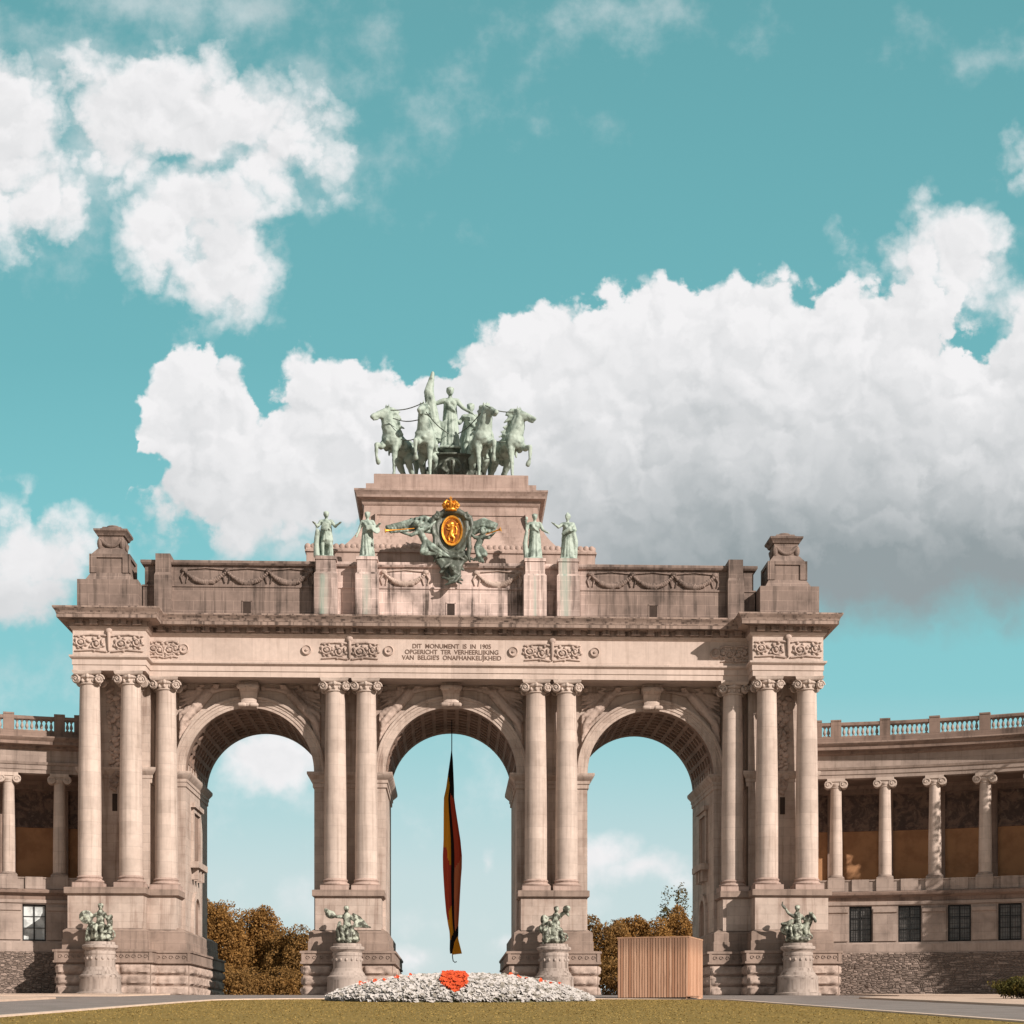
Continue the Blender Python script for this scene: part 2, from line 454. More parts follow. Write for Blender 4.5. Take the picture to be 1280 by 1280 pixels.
# --- niches and balconies on the inner faces of the outer piers
for sg in (1, -1):
    nm = MB(); nd = MB(); X = sg * 23.2
    def bx(mb, d0, d1, y0, y1, z0, z1):
        a, b = sorted((X - sg * d0, X - sg * d1)); mb.box(a, b, y0, y1, z0, z1)
    yc = 8.2
    for y0, y1 in ((yc - 2.1, yc - 1.7), (yc + 1.7, yc + 2.1)): bx(nm, -.1, .22, y0, y1, 12.2, 17.0)
    bx(nm, -.1, .22, yc - 1.7, yc + 1.7, 16.6, 17.0); bx(nm, -.1, .42, yc - 2.5, yc + 2.5, 17.0, 17.4)
    bx(nm, -.1, .75, yc - 2.6, yc + 2.6, 11.6, 12.15)
    for yy in (yc - 1.6, yc, yc + 1.6): bx(nm, -.1, .55, yy - .25, yy + .25, 10.6, 11.6)
    bx(nd, -.1, .03, yc - 1.7, yc + 1.7, 12.2, 16.6)  # flat darker panels here and in the doorway: recess shade put into the colour
    nw = MB(); bx(nw, -.1, .03, yc - 1.5, yc + 1.5, 0, 7.5)
    rows = [[(X - sg * d, yc - r * cos(pi * i / 16), 7.5 + r * sin(pi * i / 16)) for i in range(17)] for r, d in ((1.5, .03), (1.5, .25), (2.1, .25), (2.1, 0))]
    nm.grid(rows)
    nw.add([(X - sg * .03, yc - 1.5 * cos(pi * i / 16), 7.5 + 1.5 * sin(pi * i / 16)) for i in range(17)], [tuple(range(17))])
    for y0, y1 in ((yc - 2.1, yc - 1.5), (yc + 1.5, yc + 2.1)): bx(nm, -.1, .25, y0, y1, 0, 7.5)
    A(nm, 'niche_frame', M_STONE); A(nd, 'niche', M_VAULT); A(nw, 'doorway', M_VAULT)

# --- Ionic columns
CH = ZE - 9.15
sh = MB()
sh.lathe([(.97 - .15 * max(0, t_ - .3) ** 1.35 / .7 ** 1.35, 1.02 + t_ * (17.15 - 1.02)) for t_ in [i / 16 for i in range(17)]], 32)
SHAFT = sh.mesh('column', M_COL, 40)
cb = MB(); cb.box(-1.22, 1.22, -1.22, 1.22, 0, .42)
cb.lathe([(1.2, .42)] + [(1.1 + .12 * cos(a), .54 + .12 * sin(a)) for a in [-1.2, -.7, 0, .7, 1.2]] + [(1.06, .68), (1.02, .74), (1.05, .8)] + [(1.02 + .08 * cos(a), .88 + .08 * sin(a)) for a in [-1.2, 0, 1.2]] + [(1.0, .99), (.97, 1.04)], 32)
COLBASE = cb.mesh('base', M_UPPER, 35)
cp = MB()
cp.lathe([(.83, 17.1), (.92, 17.16), (.92, 17.24), (.84, 17.28), (.85, 17.6), (1.0, 17.72), (1.02, 17.84), (.95, 17.9)], 28)
for k in range(12):                                    # leaf necking
    a = 2 * pi * k / 12; cp.ell((.88 * cos(a), .88 * sin(a), 17.45), (.13, .13, .17), None, 8, 5)
for sx in (-1, 1):
    for sy in (-1, 1):
        c = Vector((sx * .98, sy * .86, 17.55)); dirn = Vector((sx * .35, sy * .94, 0)).normalized()
        uu = Vector((dirn.y * sy, -dirn.x * sy, 0)) * sx
        pts = [c + dirn * .08 + (uu * cos(a) + Vector((0, 0, 1)) * sin(a)) * (.40 - .030 * a) for a in [k * .42 for k in range(30)] if .40 - .030 * a > .05]
        cp.tube(pts, .07, 6); cp.lathe([(.34, -.2), (.38, -.12), (.36, .0), (.2, .02)], 16, M=T(c) @ dirn.to_track_quat('Z', 'Y').to_matrix().to_4x4()); cp.ell(c + dirn * .08, (.1, .1, .1), None, 8, 5)
    cp.ell((0, sx * .95, 17.8), (.17, .14, .2), None, 10, 6)
    cp.ell((sx * .95, 0, 17.8), (.14, .17, .2), None, 10, 6)
n = 8; ab = []
for i in range(4):                                      # abacus with hollow sides
    p0 = Vector((1.16 * (-1, 1, 1, -1)[i], 1.16 * (-1, -1, 1, 1)[i])); p1 = Vector((1.16 * (1, 1, -1, -1)[i], 1.16 * (-1, 1, 1, -1)[i]))
    for k in range(n):
        q = p0.lerp(p1, k / n); q = q * (1 - .16 * sin(pi * k / n)); ab.append((q.x, q.y))
cp.sweep(ab, [(-.08, 17.9), (0, 17.97), (.03, 18.08), (.06, 18.25)], True, True)
CAPITAL = cp.mesh('capital', M_COL, 40)
for x in (7.35, 10.02, 24.55, 27.15, 30.62):
    for sg in (-1, 1):
        y = .98 if x < 26 else -1.1
        c = bpy.data.objects.new('column', SHAFT); COL.objects.link(c); c.parent = ARCH; c.location = (sg * x, y - 9, 9.15)
        for nm_, me in (('base', COLBASE), ('capital', CAPITAL)):
            o = bpy.data.objects.new(nm_, me); COL.objects.link(o); o.parent = c

# --- entablature
FR, TF = 0.0, -2.1
ENT = [(-25.75, 18.4), (-25.75, 20.5), (-31.8, 20.5), (-31.8, TF), (-25.75, TF), (-25.75, FR), (25.75, FR), (25.75, TF), (31.8, TF), (31.8, 20.5), (25.75, 20.5), (25.75, 18.4)]
e = MB(); e.sweep(ENT, [(0, ZE), (0, 27.85), (.07, 27.88), (.07, 28.33), (.14, 28.36), (.28, 28.5), (.3, 28.65), (.02, 28.72)], False, True)
A(e, 'architrave', M_FRIEZE, 30)
e = MB(); e.sweep(ENT, [(.02, 28.7), (.02, 30.75), (.1, 30.8), (.22, 30.95), (.28, 31.05)], False)
A(e, 'frieze', M_FRIEZE, 30)
e = MB(); e.sweep(ENT, [(.281, 31.05), (.3, 31.1), (.3, 31.5), (.42, 31.55), (1.08, 31.57), (1.12, 31.6), (1.12, 31.86), (1.15, 31.9), (1.17, 32.0), (1.24, 32.14), (1.36, 32.28), (1.42, 32.38), (1.42, 32.5), (1.34, 32.52), (.25, 32.72)], True)
A(e, 'cornice', M_CORN, 25)
mo = MB(); mo.box(-.3, .3, -.6, -.28, 31.2, 31.55); mo.box(-.34, .34, -.66, -.28, 31.45, 31.56); mo.cap((-.3, -.48, 31.22), .1, (.3, -.48, 31.22), .1, 8)
MODI = mo.mesh('modillion', M_CORN)
def modillion(x, y, r=0):
    o = bpy.data.objects.new('modillion', MODI); COL.objects.link(o); o.parent = ARCH; o.location = (x, y - 9, 0); o.rotation_euler = (0, 0, r)
def modrow(xa, xb, y):
    k = round((xb - xa) / 1.28)
    for i in range(k):
        xx = xa + (i + .5) * (xb - xa) / k
        modillion(xx, y)
modrow(-25.4, 25.4, FR); modrow(-31.8, -25.75, TF); modrow(25.75, 31.8, TF)
for sg in (-1, 1):
    for i in range(16):
        modillion(sg * 31.8, TF + .7 + i * 1.4, sg * pi / 2)

# --- inscription and roundels on the frieze
def text_part(s, size, x, y, z, mat, name, width=None):
    cu = bpy.data.curves.new(name, 'FONT'); cu.body = s; cu.size = size; cu.align_x = 'CENTER'; cu.extrude = .012; cu.offset = .008
    o = bpy.data.objects.new(name, cu); COL.objects.link(o)
    dg = bpy.context.evaluated_depsgraph_get(); me = bpy.data.meshes.new_from_object(o.evaluated_get(dg)); bpy.data.objects.remove(o)
    xs = [v.co.x for v in me.vertices]; k = width / (max(xs) - min(xs)) if width else 1
    me.transform(T((x, y, z)) @ RX(pi / 2) @ S(k, 1, 1)); me.materials.clear(); me.materials.append(mat); me.name = name
    o = bpy.data.objects.new(name, me); COL.objects.link(o); o.parent = ARCH; o.location = (0, -9, 0)
    return o
M_LETTER = plain('incised_letter_dark', (.16, .105, .08), .9)
for s_, z, wd in (('DIT  MONUMENT  IS  IN  1905', 29.99, 6.75), ("OPGERICHT  TER  VERHEERLIJKING", 29.49, 8.05), ("VAN  BELGIE'S  ONAFHANKELIJKHEID", 29.0, 8.55)):
    text_part(s_, .54, 0.05, -.035, z, M_LETTER, 'inscription_line', wd)
pt = MB()
pt.lathe([(.42, 0), (.42, .16), (.36, .2), (.3, .12), (.12, .1), (.1, .22), (.03, .24)], 20, M=RX(pi / 2))
PAT = pt.mesh('roundel', M_RELIEF, 40)
for x in (-22.85, -12.4, -5.35, 5.35, 12.4, 22.85):
    o = bpy.data.objects.new('roundel', PAT); COL.objects.link(o); o.parent = ARCH; o.location = (x, -9 - .02, 29.75)

# --- carved scroll panels on the frieze
def scroll_panel(hw, hz, torch=True):
    mb = MB()
    for sx in (-1, 1):
        for (cx, cz, r, dr) in ((.36, -.1, .62, 1), (.80, .05, .55, -1)):
            R = r * hz
            pts = [(sx * (cx * hw + dr * R * (1 - a / 11.5) * cos(a + 2.6)), -.07 - .01 * a, cz * hz + R * (1 - a / 11.5) * sin(a + 2.6)) for a in [k * .5 for k in range(22)]]
            mb.tube(pts, [.11 - .002 * k for k in range(22)], 6)
            for k in range(9):
                a = 2.6 + k * .8; rr = R * (1.15 + .15 * sin(k * 3))
                mb.ell((sx * (cx * hw + dr * rr * cos(a)), -.06, cz * hz + rr * sin(a) * .95), (.16, .1, .13), RY(a), 8, 5)
            mb.ell((sx * cx * hw, -.08, cz * hz), (.2, .16, .2), None, 8, 6)
        mb.chain([(sx * .08 * hw, -.06, -.9 * hz), (sx * .5 * hw, -.06, -.72 * hz), (sx * .97 * hw, -.06, -.85 * hz)], [.09, .1, .07], 6)
        mb.chain([(sx * .1 * hw, -.06, .75 * hz), (sx * .55 * hw, -.06, .85 * hz), (sx * .97 * hw, -.06, .7 * hz)], [.09, .1, .09], 6)
    if torch:
        mb.cap((0, -.1, -.8 * hz), .09, (0, -.14, .9 * hz), .17, 8); mb.ell((0, -.14, 1.2 * hz), (.3, .14, .28), None, 10, 6)
        mb.cap((-.4, -.1, .7 * hz), .07, (.4, -.1, .7 * hz), .07, 6)
    return mb
for hw, spots in ((2.45, [(-8.72, .02), (8.72, .02)]), (2.9, [(-28.78, TF + .02), (28.78, TF + .02)])):
    pm = scroll_panel(hw, .82)
    me = pm.mesh('scroll_relief', M_RELIEF, 60)
    for x, y in spots:
        o = bpy.data.objects.new('scroll_relief', me); COL.objects.link(o); o.parent = ARCH; o.location = (x, y - 9 - .03, 29.72)
me = scroll_panel(1.15, .8, False).mesh('scroll_relief', M_RELIEF, 60)
for x in (-24.5, 24.5):
    o = bpy.data.objects.new('scroll_relief', me); COL.objects.link(o); o.parent = ARCH; o.location = (x, -9 - .01, 29.72)

# --- spandrel reliefs: a reclining winged figure each side of every keystone
def spandrel(R):
    s = MB(); y = WF - .1
    def q(a, r): return Vector((-(R + r) * cos(rad(a)), y, ZS + (R + r) * sin(rad(a))))
    hip, chest, head = q(50, 1.75), q(62, 2.15), q(69, 2.55)
    s.cap(hip, .5, chest, .46); s.cap(chest, .3, head, .2); s.ell(head + Vector((.05, -.16, .1)), (.34, .36, .4))
    kn, ft = q(36, 1.6), q(24, 1.35)
    s.chain([hip, kn + Vector((0, -.2, 0)), ft], [.44, .3, .15]); s.chain([hip, q(38, 2.4), q(27, 1.95)], [.42, .28, .14])
    s.chain([chest + Vector((.1, -.1, .1)), q(73, 1.95), q(80, 1.75)], [.22, .17, .12]); s.ell(q(81.5, 1.8), (.3, .16, .26))
    s.chain([chest, q(58, 3.0), q(66, 3.4)], [.22, .16, .11])
    for k in range(7):
        s.cap(chest + Vector((-.1, .0, .1)), .2, q(52 - k * 4.2, 3.3 + .33 * k - .03 * k * k), .13)
    for k in range(6):
        s.cap(q(46 - k * 2, 1.8 + .1 * k), .2, q(14 + k * 2.5, 1.25 + .28 * k), .14)
    for k in range(14):
        s.ell(q(20 + k * 4.6, 2.8 + 1.6 * abs(sin(k * 1.7)) + (.0 if k < 9 else .4)), (.32, .2, .26), RY(k), 8, 6)
    # keep inside the corner
    s.v = [(max(min(p[0], -.95), -(R + .55)), min(max(p[1], WF - .85), WF + .25), min(p[2], ZE - .12)) for p in s.v]
    return s
for R, cs in ((5.75, [0.0]), (5.6, [-17.6, 17.6])):
    base = spandrel(R).sculpt('spandrel_relief', M_RELIEF, None, .06, 2, .05)
    mm = base.data.copy(); mm.transform(MIRX); mm.flip_normals()
    bpy.data.objects.remove(base)
    for cx in cs:
        for me in (mm, None):
            if me is None:
                me = mm.copy(); me.transform(MIRX); me.flip_normals()
            o = bpy.data.objects.new('spandrel_relief', me); COL.objects.link(o); o.parent = ARCH; o.location = (cx, -9, 0)

# --- trophies hung between the tower columns, with slit windows below
tr = MB()
random.seed(3)
for k in range(46):
    zz = 26.4 - k * .19; tr.ell((random.uniform(-.55, .55) * (1 - .012 * k), random.uniform(-.18, 0), zz), (random.uniform(.16, .42), .22, random.uniform(.14, .34)), RY(random.uniform(-1, 1)), 8, 6)
for k in range(5):
    a = random.uniform(-.9, .9); tr.cap((-.7 * sin(a), -.1, 25.6 - k * 1.6 - .6 * cos(a)), .07, (.7 * sin(a), -.12, 25.6 - k * 1.6 + .6 * cos(a)), .1, 6)
TROPHY = tr.mesh('trophy_relief', M_RELIEF, 60)
M_HOLE = plain('unlit_opening', (.05, .035, .028), .9)
for sg in (-1, 1):
    sl = MB(); z = 16.7; sl.box(sg * 28.9 - .22, sg * 28.9 + .22, TW - .012, TW + .3, z - .75, z + .75); A(sl, 'slit_window', M_HOLE)
    o = bpy.data.objects.new('trophy_relief', TROPHY); COL.objects.link(o); o.parent = ARCH; o.location = (sg * 28.9, TW - 9, 0)

# --- attic
AT = .35
ATT = [(-26.4, 18.0), (-26.4, AT), (26.4, AT), (26.4, 18.0)]
a_ = MB()
a_.sweep(ATT, [(.0, 32.6), (.0, 35.15), (.08, 35.18), (.08, 35.32), (-.12, 35.34), (-.12, 37.0), (.1, 37.05), (.2, 37.2), (.2, 37.42)], True)
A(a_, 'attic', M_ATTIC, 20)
for sg in (-1, 1):
    pm = MB(); a, b = sorted((sg * 24.0, sg * 25.25)); pm.box(a, b, -.25, 2, 32.62, 37.85); pm.box(a - .08, b + .08, -.36, 1.9, 32.62, 36.0)
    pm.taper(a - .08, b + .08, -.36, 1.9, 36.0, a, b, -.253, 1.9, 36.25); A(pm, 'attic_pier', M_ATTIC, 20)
for x in (-17.55, -.03, 17.5):
    hm = MB(); hm.box(x - .33, x + .33, AT - .02, AT + .4, 32.75, 33.95); HM = A(hm, 'attic_window', M_HOLE)
    fw = MB()
    for a0, a1, z0, z1 in ((-.43, -.33, 32.7, 34.0), (.33, .43, 32.7, 34.0), (-.43, .43, 33.95, 34.06)): fw.box(x + a0, x + a1, AT - .05, AT + .1, z0, z1)
    fw.xf(T((0, -9, 0))); fw.build('frame', M_ATTIC, HM)
# statue pedestals in the attic front
for px in (-10.72, -7.2, 7.2, 10.05):
    p = MB(); p.box(px - .98, px + .98, -.95, 1.2, 32.64, 36.1); p.taper(px - .98, px + .98, -.95, 1.2, 36.1, px - .84, px + .84, -.8, 1.1, 36.3); p.box(px - .84, px + .84, -.8, 1.1, 36.3, 37.35)
    p.box(px - .92, px + .92, -.88, 1.15, 37.35, 37.62)
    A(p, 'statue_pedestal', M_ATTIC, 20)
# festoons
def festoon(x0, x1, z, y, n):
    mb = MB(); random.seed(11)
    for i in range(n):
        a, b = x0 + (x1 - x0) * i / n, x0 + (x1 - x0) * (i + 1) / n
        for k in range(25):
            t_ = k / 24; zz = z - .95 * (1 - (2 * t_ - 1) ** 2); rr = .12 + .16 * sin(pi * t_)
            mb.ell((a + (b - a) * t_, y - .05, zz), (rr * random.uniform(.8, 1.2), .2, rr * random.uniform(.8, 1.25)), RY(random.random() * 3), 8, 5)
        for xx in (a, b):
            mb.ell((xx, y - .06, z + .08), (.3, .18, .22), None, 8, 5)
            for sx in (-1, 1): mb.chain([(xx, y - .05, z), (xx + sx * .3, y - .04, z - .5), (xx + sx * .16, y - .04, z - 1.0)], [.1, .09, .05], 6)
        mb.chain([(a, y - .04, z + .12), ((a + b) / 2, y - .04, z + .28), (b, y - .04, z + .12)], [.06, .06, .06], 6)
    return mb
for x0, x1, n in ((-22.9, -12.1, 3), (12.1, 22.9, 3), (-5.8, -2.2, 1), (2.2, 5.8, 1)):
    A(festoon(x0, x1, 36.55, AT + .1, n), 'festoon', M_RELIEF if abs(x0 + x1) < 12 else M_ATTIC, 60)

# --- corner pylons
def pylon_mesh():
    p = MB()
    p.box(-2.55, 2.55, -2.45, 2.6, 0, 2.65)
    p.taper(-2.05, 2.05, -1.95, 2.0, 2.65, -1.62, 1.62, -1.5, 1.6, 3.45)
    p.box(-1.6, 1.6, -1.48, 1.58, 3.45, 5.05)
    for x0, x1, z0, z1 in ((-1.62, -1.1, 3.45, 5.05), (1.1, 1.62, 3.45, 5.05), (-1.1, 1.1, 4.75, 5.05)): p.box(x0, x1, -1.6, -1.45, z0, z1)
    for s_ in (-1, 1):
        for y0, y1, z0, z1 in ((-1.6, -1.1, 3.45, 5.05), (1.1, 1.62, 3.45, 5.05), (-1.1, 1.1, 4.75, 5.05)):
            a, b = sorted((s_ * 1.58, s_ * 1.72)); p.box(a, b, y0, y1, z0, z1)
    p.taper(-1.55, 1.55, -1.5, 1.5, 5.05, -1.08, 1.08, -1.0, 1.05, 5.7)
    p.box(-1.05, 1.05, -.98, 1.03, 5.7, 6.75)
    for k in range(22):
        t_ = k / 21; p.ell((-.8 + 1.6 * t_, -1.02, 6.35 - .5 * (1 - (2 * t_ - 1) ** 2)), (.17, .14, .16), None, 8, 5)
        p.ell((1.07, -.75 + 1.5 * t_, 6.35 - .5 * (1 - (2 * t_ - 1) ** 2)), (.14, .17, .16), None, 8, 5)
        p.ell((-1.07, -.75 + 1.5 * t_, 6.35 - .5 * (1 - (2 * t_ - 1) ** 2)), (.14, .17, .16), None, 8, 5)
    for s_ in (-1, 1): p.ell((s_ * .95, -.98, 6.1), (.24, .2, .5), None, 8, 6)
    p.sweep([(-1.08, -1.0), (1.08, -1.0), (1.08, 1.05), (-1.08, 1.05)], [(0, 6.72), (.1, 6.78), (.16, 6.95), (.34, 7.12), (.36, 7.28), (.1, 7.32), (-.25, 7.5), (-.3, 7.62)], True)
    p.lathe([(.62, 7.6), (.66, 7.7), (.5, 7.82)], 12)
    return p.mesh('corner_pylon', M_ATTIC, 30)
PY = pylon_mesh()
for sg in (-1, 1):
    o = bpy.data.objects.new('corner_pylon', PY); COL.objects.link(o); o.parent = ARCH; o.location = (sg * 29.05, .95 - 9, 32.6)

# --- raised centre and the quadriga pedestal
c_ = MB()
c_.sweep([(-12.7, 3.0), (12.7, 3.0), (12.7, 15.5), (-12.7, 15.5)], [(0, 37.3), (0, 39.05), (.12, 39.1), (.12, 39.25)], True)
rows = []
for i in range(41):                                     # carved scaly cushion along the top edge
    x = -12.75 + 25.5 * i / 40
    rows.append([(x, 3.0 + .95 - .95 * cos(a) if a < 1.5 else 4.4, 39.2 + .75 * sin(a)) for a in [0, .3, .6, .9, 1.2, 1.57]])
c_.grid([list(r) for r in zip(*rows)])
for x in [-12.6 + .5 * k for k in range(51)]: c_.ell((x, 3.22, 39.55), (.3, .2, .36), None, 8, 5)
c_.box(-12.72, 12.72, 3.7, 15, 39.2, 39.93)
A(c_, 'raised_attic', M_UPPER, 40)
q = MB()
prof = []
for k in range(11):
    t_ = k / 10; prof.append((1.75 * (1 - t_) ** 2.2, 39.7 + 4.1 * t_))
PQ = [(-7.75, 5.0), (7.75, 5.0), (7.75, 14.6), (-7.75, 14.6)]
prof.insert(0, (1.75, 38.5))
q.sweep(PQ, prof + [(.04, 43.85), (.15, 43.95), (.2, 44.1)], False)
q.sweep(PQ, [(.2, 44.1), (.25, 44.3), (.62, 44.42), (.65, 44.62), (.75, 44.8), (.85, 44.95), (.85, 45.1), (.1, 45.2)], True)
q.sweep([(-7.6, 5.1), (7.6, 5.1), (7.55, 14.2), (-7.55, 14.2)], [(0, 45.15), (0, 45.85)], True)
q.sweep([(-6.9, 5.3), (6.9, 5.3), (6.85, 13.9), (-6.85, 13.9)], [(0, 45.85), (0, 46.75), (-.06, 46.8)], True)
A(q, 'quadriga_pedestal', M_UPPER, 30)
q = MB()
for x0, x1, z0, z1 in ((-6.7, 6.7, 43.0, 43.12), (-6.75, -6.6, 40.5, 43.12), (6.6, 6.75, 40.5, 43.12)):
    yb = 4.86 if z0 > 42 else 4.5
    q.box(x0, x1, yb, 5.1, z0, z1)
A(q, 'pedestal_panel', M_UPPER)
# ================================================================== the curved colonnades either side
WR_, WA0 = 60.7, rad(12)
WP0 = Vector((34.06, 2.7, 0))
WC = WP0 + Vector((-sin(WA0), -cos(WA0), 0)) * WR_
STEP = 4.24
M_OCHRE = plain('ochre_plaster', (.42, .225, .115), .9, 0, scale=.7, col2=(.32, .165, .085))
def fresco_mat():
    m, t, bs = material('dim_mosaic')
    g = t.node('ShaderNodeNewGeometry'); pos = g.outputs['Position']
    n = t.noise(pos, 1.1, 5, .7, .8); n2 = t.noise(pos, 3.4, 4, .6)
    c = t.mix(t.ss(n, .42, .6), (.075, .05, .042), (.19, .125, .095)); c = t.mix(t.m('MULTIPLY', t.ss(n2, .56, .7), .6), c, (.25, .19, .15))
    t.inp(bs.inputs['Base Color'], c); bs.inputs['Roughness'].default_value = .8
    return m
M_FRESCO = fresco_mat()
def rubble_mat():
    m, t, bs = material('rubble_masonry')
    pos, p, u = facade_coords(t)
    v = t.xyz(u, t.m('MULTIPLY', p[2], 1.7), 0.0)
    vo = t.node('ShaderNodeTexVoronoi', feature='F1'); t.inp(vo.inputs['Vector'], v); vo.inputs['Scale'].default_value = 2.9
    ve = t.node('ShaderNodeTexVoronoi', feature='DISTANCE_TO_EDGE'); t.inp(ve.inputs['Vector'], v); ve.inputs['Scale'].default_value = 2.9
    tone = t.sep(vo.outputs['Color'])[0]
    c = t.mix(tone, (.15, .112, .092), (.31, .238, .20)); c = t.mix(t.ss(t.noise(pos, 3, 5), .45, .7), c, (.15, .11, .088))
    c = t.mix(t.ss(ve.outputs[0], .06, .0), c, (.13, .10, .082))
    t.inp(bs.inputs['Base Color'], c); bs.inputs['Roughness'].default_value = .9
    b = t.node('ShaderNodeBump'); b.inputs['Strength'].default_value = .9; b.inputs['Distance'].default_value = .12
    t.inp(b.inputs['Height'], t.m('ADD', t.ss(ve.outputs[0], 0, .18), t.m('MULTIPLY', t.noise(pos, 5, 5), .5))); t.inp(bs.inputs['Normal'], b.outputs[0])
    return m
M_RUBBLE = rubble_mat()
M_IRON = plain('dark_iron', (.03, .03, .03), .5, .3)
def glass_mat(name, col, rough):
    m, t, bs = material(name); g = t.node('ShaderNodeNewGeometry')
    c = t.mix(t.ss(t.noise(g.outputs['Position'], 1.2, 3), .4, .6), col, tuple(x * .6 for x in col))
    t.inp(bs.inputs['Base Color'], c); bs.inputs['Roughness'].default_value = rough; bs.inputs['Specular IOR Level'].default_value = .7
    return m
M_GLASS = glass_mat('dark_window_glass', (.15, .142, .135), .3)
M_WHITEPANE = glass_mat('white_window_pane', (.62, .66, .66), .25)  # plain white panes for the left wing's first window

bal = MB(); bal.box(-.13, .13, -.13, .13, 0, .08); bal.box(-.13, .13, -.13, .13, .82, .9)
bal.lathe([(.1, .08), (.06, .13), (.13, .26), (.145, .34), (.11, .5), (.055, .66), (.07, .72), (.1, .74), (.1, .82)], 10)
BALUSTER = bal.mesh('baluster', M_WING, 40)
wc = MB(); wc.lathe([(.56 - .09 * max(0, t_ - .3) / .7, .45 + t_ * 7.75) for t_ in [i / 8 for i in range(9)]], 24)
WSHAFT = wc.mesh('column', M_COL, 40)
wb = MB(); wb.box(-.72, .72, -.72, .72, 0, .2); wb.lathe([(.68, .2), (.74, .26), (.68, .33), (.6, .36), (.63, .4), (.58, .46)], 24)
WBASE = wb.mesh('base', M_WING, 40)
wk = MB(); wk.lathe([(.48, 8.15), (.54, 8.2), (.5, 8.26), (.6, 8.45), (.6, 8.52)], 24); wk.box(-.78, .78, -.6, .6, 8.72, 9.0); wk.box(-.6, .6, -.52, .52, 8.5, 8.73)
for sx in (-1, 1):
    wk.lathe([(.34, -.58), (.36, -.56), (.36, .56), (.34, .58)], 16, M=T((sx * .66, 0, 8.48)) @ RX(pi / 2))
    for sy in (-1, 1):
        pts = [(sx * .66 + (.3 - .02 * k) * cos(k * .5), sy * .6, 8.48 + (.3 - .02 * k) * sin(k * .5)) for k in range(14)]
        wk.tube(pts, .04, 5)
WCAP = wk.mesh('capital', M_COL, 40)

